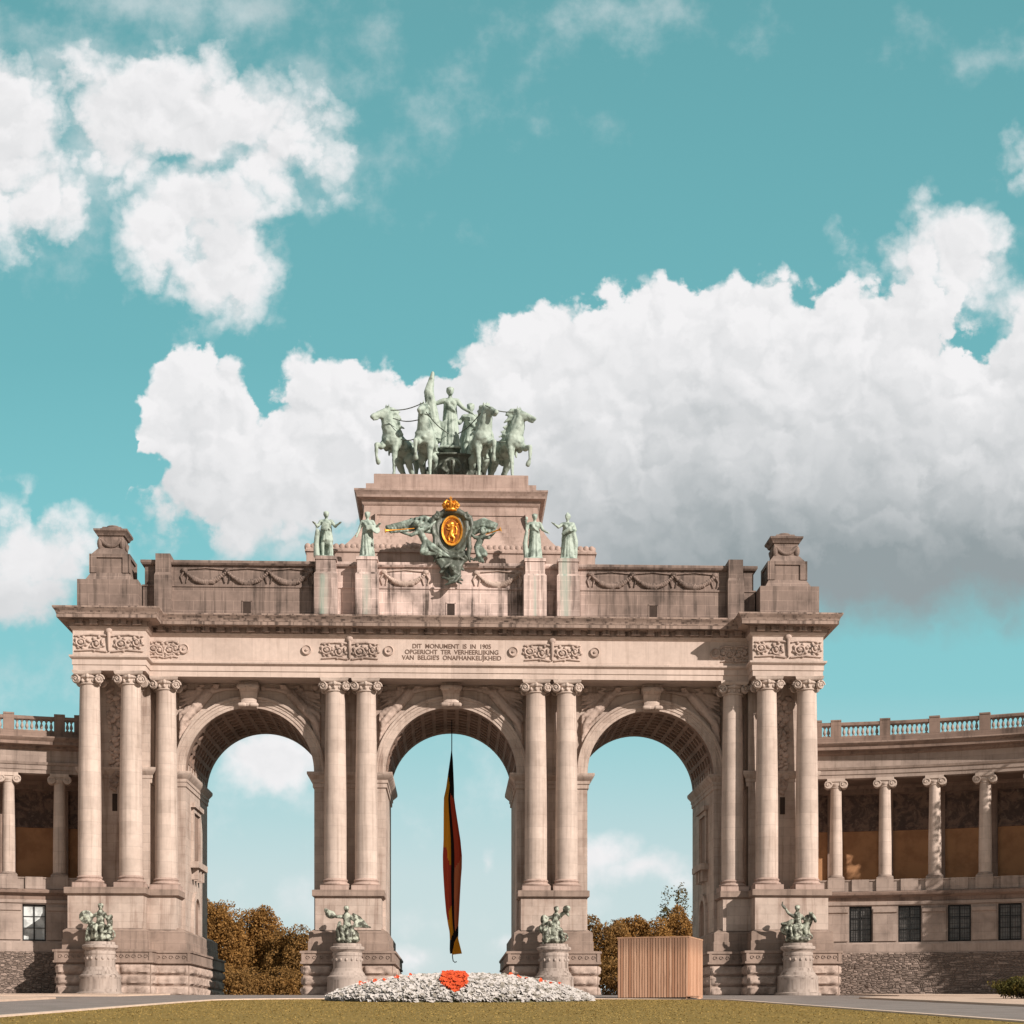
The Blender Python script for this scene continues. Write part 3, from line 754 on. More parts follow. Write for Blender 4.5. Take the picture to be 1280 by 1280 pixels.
def wing(sg, label):
    root_p = Vector((sg * 46.0, 0, 0))
    W = empty('colonnade', root_p, label, 'colonnade', 'colonnades curving away from the arch')
    flip = sg < 0
    def P(s, off, z):
        a = WA0 + s / WR_
        return Vector((sg * (WC.x + (WR_ - off) * sin(a)), WC.y + (WR_ - off) * cos(a), z)) - root_p
    def sw(mb, s0, s1, prof, ds=.53):
        n = max(1, int(round((s1 - s0) / ds)))
        rows = [[P(s0 + (s1 - s0) * i / n, o, z) for i in range(n + 1)] for o, z in prof]
        mb.grid(rows[::-1] if flip else rows)
    def endcap(mb, s, prof):
        vs = [P(s, o, z) for o, z in prof]; mb.add(vs, [tuple(range(len(vs)))])
    def fin(mb, name, mat, sm=30): return mb.build(name, mat, W, sm)
    S0, S1 = -2.6, 46.0
    m = MB(); sw(m, S0, S1, [(1.0, -.2), (1.0, 3.75), (.85, 3.9)]); fin(m, 'rubble_plinth', M_RUBBLE)
    m = MB(); sw(m, S0, S1, [(.85, 3.9), (.85, 4.65), (.75, 4.8), (.6, 4.82)])
    win = [STEP * (k + .5) for k in range(-1, 11)]
    hw = .98
    edges = [S0] + [x for c in win for x in (c - hw, c + hw)] + [S1]
    for i in range(0, len(edges), 2):
        if edges[i] < S0: continue
        sw(m, max(edges[i], S0), edges[i + 1], [(.6, 4.82), (.6, 8.0)])
        if edges[i] > S0 + .1:   # capped pilaster strip beside each window
            sw(m, edges[i] + .12, edges[i + 1] - .12, [(.6, 4.9), (.74, 4.92), (.74, 7.35), (.86, 7.45), (.86, 7.75), (.6, 7.78)])
    sw(m, S0, S1, [(.3, 8.0), (.6, 8.0), (.6, 8.05), (.72, 8.1), (.72, 8.35), (.6, 8.4)])
    for c in win:                 # reveals and sill
        if c - hw < S0: continue
        for s_ in (c - hw, c + hw):
            m.add([P(s_, .6, 4.82), P(s_, .1, 4.82), P(s_, .1, 8.0), P(s_, .6, 8.0)], [(0, 1, 2, 3)])
        m.add([P(c - hw, .6, 4.82), P(c + hw, .6, 4.82), P(c + hw, .1, 4.82), P(c - hw, .1, 4.82)], [(0, 1, 2, 3)])
        m.add([P(c - hw, .3, 8.0), P(c + hw, .3, 8.0), P(c + hw, .1, 8.0), P(c - hw, .1, 8.0)], [(0, 1, 2, 3)])
    fin(m, 'wall', M_WING, 20)
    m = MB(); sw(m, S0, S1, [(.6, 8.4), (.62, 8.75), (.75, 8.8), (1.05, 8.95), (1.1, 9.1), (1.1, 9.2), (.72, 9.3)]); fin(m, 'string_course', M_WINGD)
    m = MB(); sw(m, S0, S1, [(.62, 9.28), (.62, 10.2), (.7, 10.22), (.7, 10.32), (-5.0, 10.32)])
    for k in range(-1, 22):
        s_ = k * STEP / 2
        if s_ > S0 + .8: sw(m, s_ - .75, s_ + .75, [(.6, 9.3), (.80, 9.31), (.80, 10.34), (.5, 10.35)], .75)
    fin(m, 'parapet', M_WING, 20)
    m = MB(); sw(m, S0, S1, [(-4.6, 10.32), (-4.6, 15.2)]); fin(m, 'plaster_wall', M_OCHRE)
    m = MB(); sw(m, S0, S1, [(-4.6, 15.2), (-4.52, 15.22), (-4.52, 15.4), (-4.6, 15.42), (-4.6, 18.5)]); fin(m, 'mosaic_frieze', M_FRESCO)
    for k in range(0, 11):
        m = MB(); s_ = k * STEP; sw(m, s_ - .6, s_ + .6, [(-4.62, 10.3), (-4.3, 10.3), (-4.3, 18.6)], .6)
        for q in (s_ - .6, s_ + .6): m.add([P(q, -4.62, 10.3), P(q, -4.3, 10.3), P(q, -4.3, 18.6), P(q, -4.62, 18.6)], [(0, 1, 2, 3)])
        fin(m, 'pilaster', M_WINGD, 20)
    m = MB()
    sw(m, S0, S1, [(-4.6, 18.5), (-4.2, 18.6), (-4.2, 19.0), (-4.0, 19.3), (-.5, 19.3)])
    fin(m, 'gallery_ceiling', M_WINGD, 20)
    m = MB(); sw(m, S0, S1, [(-.55, 19.3), (.55, 19.3), (.55, 19.62), (.62, 19.64), (.62, 20.0), (.7, 20.05), (.78, 20.25), (.55, 20.3), (.55, 21.35)]); fin(m, 'architrave', M_WING)
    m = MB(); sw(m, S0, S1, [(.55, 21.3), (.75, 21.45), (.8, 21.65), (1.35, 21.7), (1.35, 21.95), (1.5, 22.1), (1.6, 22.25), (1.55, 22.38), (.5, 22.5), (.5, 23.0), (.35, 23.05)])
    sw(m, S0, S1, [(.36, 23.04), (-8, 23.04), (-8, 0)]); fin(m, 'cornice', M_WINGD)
    end = [(1.0, 0), (1.0, 3.9), (.6, 4), (.6, 9.3), (.6, 10.3), (-4.6, 10.3), (-4.6, 19.3), (.55, 19.3), (.55, 21.3), (.5, 23.0), (-8, 23.0), (-8, 0)]
    m = MB(); endcap(m, S1, end); fin(m, 'end_wall', M_WING)
    m = MB(); sw(m, S0, S1, [(.42, 23.95), (.45, 24.0), (.45, 24.2), (.38, 24.28), (-.05, 24.28), (-.1, 24.2), (-.1, 23.95), (.42, 23.95)])
    lim = 5 if sg > 0 else 2
    sw(m, STEP * lim, S1, [(.3, 23.0), (.3, 24.0), (0, 24.0), (0, 23.0)])
    fin(m, 'balustrade_rail', M_WINGD)
    posts = [-2.1] + [STEP * k for k in range(0, 11)]
    for s_ in posts:
        h = .8 if s_ >= 0 else 1.5; m = MB()
        sw(m, s_ - h / 2 * 1.15, s_ + h / 2 * 1.15, [(.48, 23.02), (.48, 24.33), (.52, 24.36), (.52, 24.5), (-.16, 24.5), (-.16, 23.02)], .5)
        for q in (s_ - h / 2 * 1.15, s_ + h / 2 * 1.15): m.add([P(q, .48, 23.02), P(q, -.16, 23.02), P(q, -.16, 24.5), P(q, .48, 24.5)], [(0, 1, 2, 3)])
        fin(m, 'balustrade_post', M_WINGD)
    ps = posts[:lim + 2]
    for i in range(len(ps) - 1):
        a, b = ps[i] + (.5 if ps[i] >= 0 else .95), ps[i + 1] - .5
        k = max(1, round((b - a) / .42))
        if i == 0: k = max(1, round((b - a) / .42))
        for j in range(k):
            s_ = a + (j + .5) * (b - a) / k
            o = bpy.data.objects.new('baluster', BALUSTER); COL.objects.link(o); o.parent = W; o.location = P(s_, .18, 23.05); o.rotation_euler = (0, 0, -sg * (WA0 + s_ / WR_))
    for k in range(0, 11 if sg > 0 else 8):
        s_ = k * STEP; al = -sg * (WA0 + s_ / WR_)
        c = bpy.data.objects.new('column', WSHAFT); COL.objects.link(c); c.parent = W; c.location = P(s_, 0, 10.32); c.rotation_euler = (0, 0, al)
        for nm_, me in (('base', WBASE), ('capital', WCAP)):
            o = bpy.data.objects.new(nm_, me); COL.objects.link(o); o.parent = c
    for c in win:
        if c - hw < S0 or c > 32: continue
        al = -sg * (WA0 + c / WR_); M0 = T(P(c, .0, 0)) @ RZ(al)
        f = MB()
        for x0, x1, z0, z1 in ((-hw, -hw + .12, 4.84, 7.98), (hw - .12, hw, 4.84, 7.98), (-hw + .12, hw - .12, 4.84, 4.96), (-hw + .12, hw - .12, 7.86, 7.98), (-.06, .06, 4.96, 7.86)): f.box(x0, x1, -.34, -.2, z0, z1, M0)
        for zz in (5.95, 6.95): f.box(-hw + .12, hw - .12, -.32, -.22, zz - .03, zz + .03, M0)
        F = f.build('window', M_IRON, W)
        g = MB(); g.box(-hw + .1, hw - .1, -.245, -.18, 4.9, 7.9, M0); g.build('pane', M_WHITEPANE if (sg < 0 and c < 4) else M_GLASS, F)
        if sg > 0:
            b = MB()
            for k in range(9): b.box(-hw + .16 + k * .205, -hw + .19 + k * .205, -.52, -.49, 4.86, 7.96, M0)
            for k in range(7): b.box(-hw + .02, hw - .02, -.5, -.47, 5.1 + k * .42, 5.13 + k * .42, M0)
            b.build('grille', M_IRON, F)
    return W
wing(1, 'stone colonnade curving forward right of the arch, brown plaster behind its columns')
wing(-1, 'stone colonnade left of the arch, in its shadow, with a white-paned window')
# ================================================================== ground, lawn, road, pavements
YF = -6.0                                   # where the slope up from the park ends
def gz(y): return -4.2 + 4.2 * (y + 140) / (YF + 140) if y < YF and y > -175 else (0.0 if y >= YF else -4.2 - 4.2 * 35 / 134)
M_SOIL = plain('compact_gravel', (.30, .24, .19), .95, 0, scale=.4, bump=.4, bscale=20)
def sheet(name, polys, mat, lift, kind='structure', label=None):
    mb = MB()
    for pl in polys: mb.add([(x, y, gz(y) + lift) for x, y in pl], [tuple(range(len(pl)))])
    o = mb.build(name, mat); tag(o, label, None, None, kind); return o
g = MB()
ys = [-2500, -175, YF, 3500]; xs = [-2500, 2500]
g.grid([[(x, y, gz(y)) for x in xs] for y in ys])
tag(g.build('ground', M_SOIL), kind='structure')
M_ASPH = plain('worn_asphalt', (.235, .205, .19), .92, 0, scale=.5, col2=(.19, .165, .15), bump=.3, bscale=30)
M_PAVE = plain('pale_gravel_paving', (.56, .43, .34), .9, 0, scale=.6, col2=(.50, .38, .30), bump=.3, bscale=30)
M_KERB = plain('pale_kerb_stone', (.66, .52, .42), .85, 0, scale=1.5, var=.15)
def lawn_edge():
    """lawn outline: straight sides, rounded far corners"""
    pts = [(-18.6, -170), (19.8, -170), (17.6, -52)]
    for k in range(9):
        a = k / 8 * pi / 2; pts.append((17.4 - 9 + 9 * cos(a), -41 + 7 * sin(a)))
    for k in range(9):
        a = pi / 2 + k / 8 * pi / 2; pts.append((-14.4 + 9 + 9 * cos(a), -41 + 7 * sin(a)))
    pts.append((-15.0, -52))
    return pts
LE = lawn_edge()
def strip(mb, pts, w0, w1, z0, closed):
    """kerb: a raised strip that follows pts between offsets w0 and w1 on the outside"""
    n = len(pts); rows = [[], [], [], []]
    for i in range(n):
        p = Vector(pts[i]); a = Vector(pts[i - 1] if (closed or i) else pts[i]); b = Vector(pts[(i + 1) % n] if (closed or i < n - 1) else pts[i])
        d = (b - a).normalized(); nr = Vector((d.y, -d.x))
        for r, (w, z) in zip(rows, ((w0, -.05), (w0, z0), (w1, z0), (w1, -.05))):
            q = p + nr * w; r.append((q.x, q.y, gz(q.y) + z))
    if closed: rows = [r + [r[0]] for r in rows]
    mb.grid(rows)
sheet('road', [[(-27.2, -174), (29.6, -174), (29.6, -60), (28.2, -24), (-26.0, -24), (-27.2, -60)], [(-62, -24), (62, -24), (62, YF), (-62, YF)], [(-62, YF), (62, YF), (62, 30), (-62, 30)]], M_ASPH, .01)
k = MB(); strip(k, LE[2:], 0, .42, .12, False); tag(k.build('lawn_kerb', M_KERB), kind='structure')
k = MB(); strip(k, [(-18.6, -170), (-15.0, -52)][::-1], 0, .42, .12, False); strip(k, [(19.8, -170), (17.6, -52)], 0, .42, .12, False); 
tag(k.build('lawn_kerb', M_KERB), kind='structure')
# pavements: real steps 12 cm high
def slab(name, pl, mat, h):
    mb = MB(); n = len(pl)
    top = [(x, y, gz(y) + h) for x, y in pl]; bot = [(x, y, gz(y) - .1) for x, y in pl]
    mb.add(top, [tuple(range(n))]); mb.grid([bot + [bot[0]], top + [top[0]]])
    return tag(mb.build(name, mat), kind='structure')
slab('pavement', [(29.6, -174), (60, -174), (60, -21.5), (31.5, -21.5), (28.6, -27), (29.4, -60)], M_PAVE, .13)
slab('pavement', [(34.5, -16), (58, -26.0), (58, -10), (40, YF - .01), (33.5, YF - .01)], M_PAVE, .14)
slab('pavement', [(-62, -174), (-28.5, -174), (-27.0, -60), (-26.5, -30), (-31, -24.5), (-62, -24.5)], M_PAVE, .13)
slab('pavement', [(-62, -17), (-25, -17), (-23, YF - .01), (-62, YF - .01)], M_PAVE, .12)

def grass_mat():
    m, t, bs = material('dry_lawn'); gq = t.node('ShaderNodeNewGeometry'); pos = gq.outputs['Position']
    c = t.mix(t.ss(t.noise(pos, .28, 5, .6), .35, .68), (.235, .162, .05), (.20, .142, .042))
    c = t.mix(t.m('MULTIPLY', t.ss(t.noise(pos, 7, 5, .7), .4, .7), .25), c, (.27, .185, .066))
    t.inp(bs.inputs['Base Color'], c); bs.inputs['Roughness'].default_value = .95; bs.inputs['Specular IOR Level'].default_value = .1
    return m
M_GRASS = grass_mat()
lw = MB(); lw.add([(x, y, gz(y) + .06) for x, y in LE], [tuple(range(len(LE)))])
tag(lw.build('lawn', M_GRASS), kind='structure')
random.seed(21)
gb = MB()
for i in range(32000):                                  # grass tufts, denser where they are seen
    y = -92 + 57.5 * random.random() ** .8; x = random.uniform(-17.5, 18.6)
    lim0 = -15.0 - (-52 - y) * .03 if y < -41 else -14.4; lim1 = 17.6 + (-52 - y) * .018 if y < -41 else 17.2
    if y > -41:
        e = (y + 41) / 7; sh_ = 9 * (1 - sqrt(max(0, 1 - e * e))); lim0 += sh_; lim1 -= sh_
    if not lim0 + .1 < x < lim1 - .1: continue
    if (x - .6) ** 2 + (y + 40) ** 2 < 60: continue
    h = random.uniform(.015, .045); a = random.random() * pi; w = random.uniform(.015, .05); z = gz(y) + .055
    dx, dy = cos(a) * w, sin(a) * w; lx, ly = random.uniform(-.05, .05), random.uniform(-.05, .05)
    gb.add([(x - dx, y - dy, z), (x + dx, y + dy, z), (x + lx, y + ly, z + h)], [(0, 1, 2)])
tag(gb.build('grass', plain('grass_blades', (.31, .215, .072), .95, 0, scale=.5, col2=(.25, .18, .06), spec=.1)), kind='stuff')

# ------------------------------------------------------------------ the flower bed in front of the middle opening
FBX, FBY, FBR, FBH = .55, -40.0, 8.25, 1.45
def fbz(x, y):
    r = sqrt((x - FBX) ** 2 + ((y - FBY)) ** 2) / FBR
    return gz(y) + .06 + FBH * max(0, 1 - r ** 2.3) ** .8
fm = MB(); rows = []
for j in range(14):
    r = FBR * j / 13
    rows.append([(FBX + r * cos(2 * pi * i / 48), FBY + r * sin(2 * pi * i / 48), fbz(FBX + r * cos(2 * pi * i / 48), FBY + r * sin(2 * pi * i / 48)) - .02) for i in range(48)])
fm.grid(rows[1:][::-1], True); fm.add(rows[1], [tuple(range(48))])
M_BED = plain('bedding_foliage', (.10, .095, .05), .95, 0, scale=3, col2=(.16, .14, .09))
FB = fm.build('flower_bed', M_BED, None, 40); tag(FB, 'round raised bed of white flowers with an orange heart, on the lawn', 'flower bed')
M_WHITE = plain('white_petals', (.49, .46, .435), .85, 0, scale=6, var=.12)
M_SILV = plain('silver_leaf', (.27, .245, .21), .85, 0, scale=6, var=.3)
M_ORANGE = plain('orange_petals', (.62, .085, .02), .8, 0, scale=6, col2=(.42, .045, .015))
random.seed(5)
def heart(u, v):
    u, v = u / 1.02, v / 1.0
    return (u * u + v * v - 1) ** 3 - u * u * v ** 3 < 0
wf, of, lf = MB(), MB(), MB()
def tuft(mb, p, r):
    """a flower head: a ring of tilted petals"""
    n = 5; a0 = random.random() * 6; tx, ty = random.uniform(-.5, .5) - .2, random.uniform(-.5, .5) + .5
    for k in range(n):
        a, b, c = a0 + 2 * pi * k / n, a0 + 2 * pi * (k + .5) / n, a0 + 2 * pi * (k + 1) / n
        f = lambda a_, q, h: (p[0] + q * cos(a_), p[1] + q * sin(a_), p[2] + h + tx * q * cos(a_) + ty * q * sin(a_))
        mb.add([p, f(a, r * .75, .03), f(b, r, .0), f(c, r * .75, .03)], [(0, 1, 2, 3)])
for i in range(15000):
    a = random.random() * 2 * pi; r = FBR * sqrt(random.random()) * .995
    x, y = FBX + r * cos(a), FBY + r * sin(a)
    if y > FBY + 4.5: continue
    # how the spot looks from the lawn in front: height on the mound against x
    z = fbz(x, y); hrel = (z - gz(y)) / FBH
    dx = (x - FBX)
    up = (z - EYE) / (y + CAMD); up0 = (gz(-47.9) - EYE) / (CAMD - 47.9)          # how far up the slope it shows from the lawn axis
    isheart = heart((x - .18) / .70, ((up - up0) * 1000 / 17.6 - .60) / .30) if y < FBY + 2 else False
    sv = (up - up0) * 1000 / 17.6
    streakp = 3.0 < abs(dx) < 6.2 and abs(sv - (1.13 - .095 * abs(dx))) < .022 and y < FBY + 2 and mnoise.noise(Vector((x * .9, 0, 3))) > -.2
    p = (x, y, z + random.uniform(.0, .16))
    if isheart or (streakp and random.random() < .15): tuft(of, (p[0], p[1], p[2] + random.uniform(.02, .2)), random.uniform(.09, .16))
    else:
        cl = mnoise.noise(Vector((x * 1.5, y * 1.5, 0)))
        tuft(wf if random.random() < .74 + .35 * cl else lf, p, random.uniform(.09, .2))
for nm_, mb, mt in (('white_flowers', wf, M_WHITE), ('orange_flowers', of, M_ORANGE), ('silver_foliage', lf, M_SILV)):
    tag(mb.build(nm_, mt), kind='stuff')

# ------------------------------------------------------------------ trees and hedge
def leaf_mat(name, c1, c2, c3):
    m, t, bs = material(name); gq = t.node('ShaderNodeNewGeometry')
    n = t.noise(gq.outputs['Position'], .45, 4, .6); n2 = t.noise(gq.outputs['Position'], 2.5, 2, .5)
    c = t.mix(t.ss(n, .36, .62), c1, c2); c = t.mix(t.m('MULTIPLY', t.ss(n2, .45, .75), .4), c, c3)
    t.inp(bs.inputs['Base Color'], c); bs.inputs['Roughness'].default_value = .7; bs.inputs['Specular IOR Level'].default_value = .2
    tr_ = t.node('ShaderNodeBsdfTranslucent'); t.inp(tr_.inputs[0], c)
    mx = t.node('ShaderNodeMixShader'); mx.inputs[0].default_value = .25
    out = next(n for n in t.N if n.type == 'OUTPUT_MATERIAL')
    t.L.new(bs.outputs[0], mx.inputs[1]); t.L.new(tr_.outputs[0], mx.inputs[2]); t.L.new(mx.outputs[0], out.inputs[0])
    return m
M_AUT = leaf_mat('autumn_leaves', (.325, .172, .05), (.235, .125, .038), (.38, .21, .064))
M_AUTD = leaf_mat('dull_autumn_leaves', (.265, .144, .044), (.185, .104, .034), (.32, .18, .056))
M_GRN = leaf_mat('olive_leaves', (.12, .085, .02), (.075, .065, .018), (.20, .12, .03))
M_BARK = plain('bark', (.10, .07, .05), .95, 0, scale=3, bump=.8)
def leaves(mb, c, rx, ry, rz, n, size, seed, lumps=14, holes=.0):
    rnd = random.Random(seed)
    L = [(Vector((0, 0, 0)), .62)]
    for i in range(lumps):
        a, zz = rnd.random() * 2 * pi, rnd.uniform(-.75, .95); q = sqrt(max(0, 1 - zz * zz))
        L.append((Vector((q * cos(a), q * sin(a), zz)) * rnd.uniform(.45, .76), rnd.uniform(.26, .46)))
    for i in range(n):
        ce, r = rnd.choice(L)
        d = Vector((rnd.gauss(0, 1), rnd.gauss(0, 1), rnd.gauss(0, 1))).normalized() * r * rnd.uniform(.55, 1.12) ** .6
        p = ce + d
        p = Vector((c[0] + p.x * rx, c[1] + p.y * ry, c[2] + p.z * rz))
        if holes and mnoise.noise(p * .55) > .5 - holes: continue
        u = Vector((rnd.gauss(0, 1), rnd.gauss(0, 1), rnd.gauss(0, 1))).normalized(); v = u.cross(Vector((rnd.gauss(0, 1), rnd.gauss(0, 1), rnd.gauss(0, 1)))).normalized()
        s_ = size * rnd.uniform(.6, 1.3)
        mb.add([p - u * s_ * .55, p + v * s_ * .4, p + u * s_ * .7, p - v * s_ * .4], [(0, 1, 2, 3)])
def tree(x, y, h, rx, mat, label, seed, n=9000, size=.42, name='tree', low=.12, group=None, holes=.05):
    t_ = empty(name, (x, y, gz(y)), label, 'tree', group)
    rnd = random.Random(seed); tk = MB()
    pts = [(0, 0, -.1), (.1, 0, h * .2), (-.1, .15, h * .45), (.1, 0, h * .8)]
    tk.tube(pts, [.045 * h * .75, .03 * h, .02 * h, .004 * h], 8)
    for k in range(9):
        a = rnd.random() * 6.28; zz = h * rnd.uniform(.2, .6); q = rx * rnd.uniform(.45, .8)
        tk.tube([(0, 0, zz), (q * .5 * cos(a), q * .5 * sin(a), zz + h * .1), (q * cos(a), q * sin(a), zz + h * .22)], [.013 * h, .009 * h, .003 * h], 6)
    tk.build('trunk', M_BARK, t_, 60)
    cr = MB(); zc = h * (1 + low) / 2
    leaves(cr, (0, 0, zc), rx, rx * .9, h * (1 - low) / 2, int(n * 2.1), size * .66, seed + 1, 30, holes)
    cr.build('crown', mat, t_)
    return t_
# beyond the left opening
tree(-33.2, 86, 15.9, 5.2, M_AUT, 'tallest orange-brown tree seen through the left opening of the arch', 1, 15000)
tree(-27.2, 90, 14.3, 4.6, M_AUT, 'round-topped orange-brown tree in the middle of the left opening', 2, 13000)
tree(-21.8, 84, 11.3, 4.2, M_AUTD, 'lowest dull brown tree beside the middle pier, seen through the left opening', 3, 12000)
tree(-40.0, 92, 15.5, 5.5, M_AUTD, 'brown tree half hidden behind the left jamb of the left opening', 4, 9000)
tree(-29.5, 76, 6.4, 6.4, M_AUTD, 'short brown bush-like tree at the foot of the trees in the left opening', 5, 15000, .36, low=-.3)
# beyond the right opening
tree(19.9, 86, 13.2, 5.4, M_AUTD, 'lower brown tree next to the inner pier, seen through the right opening', 6, 12000)
tree(26.0, 88, 14.2, 4.8, M_AUT, 'broad orange-brown tree rising above the wooden box in the right opening', 7, 14000)
tree(32.8, 92, 15.0, 4.6, M_AUT, 'orange-brown tree against the right jamb, seen through the right opening', 8, 12000)
tree(33.2, 98, 19.8, 2.8, M_GRN, 'thin tall olive tree poking above the others in the right opening', 9, 1500, .4, low=.35, holes=.3)
tree(24.0, 72, 7.6, 8.5, M_AUTD, 'low dark brown tree behind the wooden box in the right opening', 10, 17000, .36, low=-.3)
tree(-21.5, 78, 5.6, 5.0, M_AUTD, 'low brown bush-like tree against the middle pier in the left opening', 11, 11000, .36, low=-.3)
# unseen tall tree, placed and shaped for the shade it casts on the right wing
tree(61.2, -14.2, 31, 4.2, M_GRN, 'tall slender tree out of view, added right of the right colonnade for its shade', 30, 14000, .55, low=.05, holes=0)
hd = MB(); random.seed(9)
leaves(hd, (0, 0, .72), 4.0, 1.2, .86, 30000, .12, 12, 90); 
H = empty('hedge', (39.3, -35, gz(-35) + .13), 'clipped olive green hedge with yellow tips on the right pavement', 'hedge')
hd.build('foliage', leaf_mat('hedge_leaves', (.11, .10, .022), (.06, .06, .016), (.24, .15, .03)), H)
hs = MB()
for k in range(30): hs.tube([(-3.2 + .22 * k, .3 * sin(k * 2.3), -.1), (-3.2 + .22 * k + .1, .4 * sin(k * 1.3), .7)], .03, 5)
hs.cur = 0; hs.build('stems', M_BARK, H)
# ================================================================== bronzes
def head(mb, c, r, face=0.0, tilt=0.0, hair=1, helmet=False):
    """head with brow, nose, chin, ears and hair; face = heading (0 looks at the viewer, -Y)"""
    c = Vector(c); M = RZ(face) @ RX(tilt)
    q = lambda x, y, z: c + M @ Vector((x * r, y * r, z * r))
    mb.ell(c, (r * .78, r * .92, r), M, 14, 9)
    mb.cap(q(0, -.35, -.55), r * .48, q(0, -.55, -.62), r * .36, 8)             # jaw
    mb.cap(q(0, -.9, .1), r * .1, q(0, -1.06, -.16), r * .15, 6)                # nose
    mb.cap(q(-.4, -.78, .2), r * .13, q(.4, -.78, .2), r * .13, 6)              # brow
    mb.cap(q(-.2, -.82, -.42), r * .11, q(.2, -.82, -.42), r * .11, 6)          # lips
    for s in (-1, 1): mb.ell(q(s * .8, .05, -.05), (r * .12, r * .18, r * .25), M, 6, 5)
    if hair:
        mb.ell(q(0, .18, .22), (r * .92, r * .98, r * .92), M, 14, 8); mb.ell(q(0, 1.0, .1), (r * .42, r * .4, r * .4), M, 8, 6)
        for k in range(7): a = pi * (k / 6); mb.ell(q(.85 * cos(a), -.45 * sin(a) - .1, .55 + .2 * sin(a)), (r * .2, r * .2, r * .2), None, 6, 5)
    if helmet:
        mb.ell(q(0, .1, .35), (r * .95, r * 1.05, r * .85), M, 14, 8)
        mb.chain([q(0, -.7, 1.0), q(0, 0, 1.5), q(0, .9, 1.1), q(0, 1.1, .2)], [r * .16, r * .24, r * .22, r * .12], 6)
def hand(mb, p, d, r):
    """palm, four fingers and a thumb, slightly curled along d"""
    p = Vector(p); d = Vector(d).normalized(); a = Vector((0, 0, 1)) if abs(d.z) < .9 else Vector((0, 1, 0)); u = d.cross(a).normalized(); w = u.cross(d)
    mb.cap(p, r * .9, p + d * r * 1.6, r * .95, 8)
    for k in range(4):
        b = p + d * r * 2.2 + u * r * (k - 1.5) * .62
        L = r * (1.5, 1.9, 1.8, 1.3)[k]; mb.chain([b, b + d * L * .6, b + d * L - w * L * .35], [r * .34, r * .3, r * .24], 6)
    b = p + u * r * -1.0 + d * r * .5; mb.chain([b, b + (d - u).normalized() * r * 1.2, b + (d * 1.4 - u * .6) * r * 1.3], [r * .38, r * .32, r * .26], 6)
def arm(mb, s, e, w, k=1.0):
    mb.cap(s, .095 * k, e, .07 * k, 8); mb.cap(e, .07 * k, w, .05 * k, 8); hand(mb, w, Vector(w) - Vector(e), .05 * k)
def drape(mb, top, bot, rt, rb, n=13, fr=.05, seed=1, sx=1.0, sy=.75):
    """skirt of hanging folds between two rings"""
    rnd = random.Random(seed); top, bot = Vector(top), Vector(bot)
    for k in range(n):
        a = 2 * pi * k / n + rnd.uniform(-.12, .12); j = rnd.uniform(.85, 1.15)
        p = top + Vector((rt * cos(a) * sx, rt * sin(a) * sy, rnd.uniform(-.02, .02)))
        m = top.lerp(bot, .45) + Vector((((rt + rb) / 2) * cos(a + .1) * sx, ((rt + rb) / 2) * sin(a + .1) * sy, 0))
        q = bot + Vector((rb * j * cos(a + .18) * sx, rb * j * sin(a + .18) * sy, rnd.uniform(0, .05)))
        mb.chain([p, m, q], [fr * .8, fr, fr * 1.15], 7)
    mb.cap(top, rt * .8, bot, rb * .8, 12)
def standing(pose):
    """a draped standing figure 2 m tall, facing -Y"""
    s = MB(); hx = pose.get('sway', .04)
    drape(s, (hx, 0, 1.12), (0, 0, .06), .16, .27, 13, .05, pose.get('seed', 1))
    if pose.get('legs'):
        s.v, s.f, s.mi = [], [], []
        for sx, kx in ((-1, -.03), (1, .05)):
            s.chain([(sx * .1 + hx, 0, 1.05), (sx * .13 + kx, -.06, .56), (sx * .14, .02, .1), (sx * .16, -.16, .05)], [.125, .085, .055, .05], 9)
        drape(s, (hx, 0, 1.12), (hx, 0, .72), .16, .23, 13, .045, pose.get('seed', 1))
        s.chain([(-.14, .2, 1.5), (-.26, .25, .9), (-.3, .2, .1)], [.08, .11, .12], 8); s.chain([(.1, .22, 1.5), (.0, .28, .9), (-.1, .24, .1)], [.08, .1, .11], 8)
    s.ell((hx * .6, 0, 1.18), (.19, .14, .16)); s.ell((0, -.01, 1.42), (.205, .145, .22)); s.cap((-.19, 0, 1.58), .085, (.19, 0, 1.58), .085, 9)
    for q in (-1, 1): s.ell((q * .09, -.12, 1.46), (.085, .07, .08), None, 8, 6)
    s.cap((0, 0, 1.6), .07, (0, -.01, 1.74), .06, 9)
    head(s, (pose.get('hx', 0), -.03, 1.86), .135, pose.get('face', 0), pose.get('tilt', 0), not pose.get('helmet'), pose.get('helmet', False))
    for side in ('R', 'L'):
        sh_ = (-.22, 0, 1.57) if side == 'R' else (.22, 0, 1.57)
        e, w_ = pose[side]; arm(s, sh_, e, w_, .95)
    for k in range(6):                                     # cloak folds across the chest and down the back
        s.chain([(-.18 + .05 * k, -.13, 1.52 - .03 * k), (.0 + .03 * k, -.17, 1.3 - .02 * k), (.18, -.1, 1.15)], [.025, .03, .03], 6)
    for k in range(5): s.chain([(-.16 + .08 * k, .13, 1.52), (-.2 + .1 * k, .2, .9), (-.22 + .11 * k, .22, .2)], [.05, .06, .07], 7)
    s.box(-.34, .34, -.3, .32, -.02, .07)
    if 'extra' in pose: pose['extra'](s)
    return s
def ex_book(s): s.box(-.5, -.2, -.34, -.26, 1.05, 1.4, T((0, 0, 0)) @ RY(.25)); s.cap((-.42, -.1, 1.4), .03, (-.42, -.12, .1), .05, 7); s.chain([(-.35, -.2, 1.1), (-.42, -.1, .6), (-.4, -.05, .1)], [.1, .12, .14], 8)
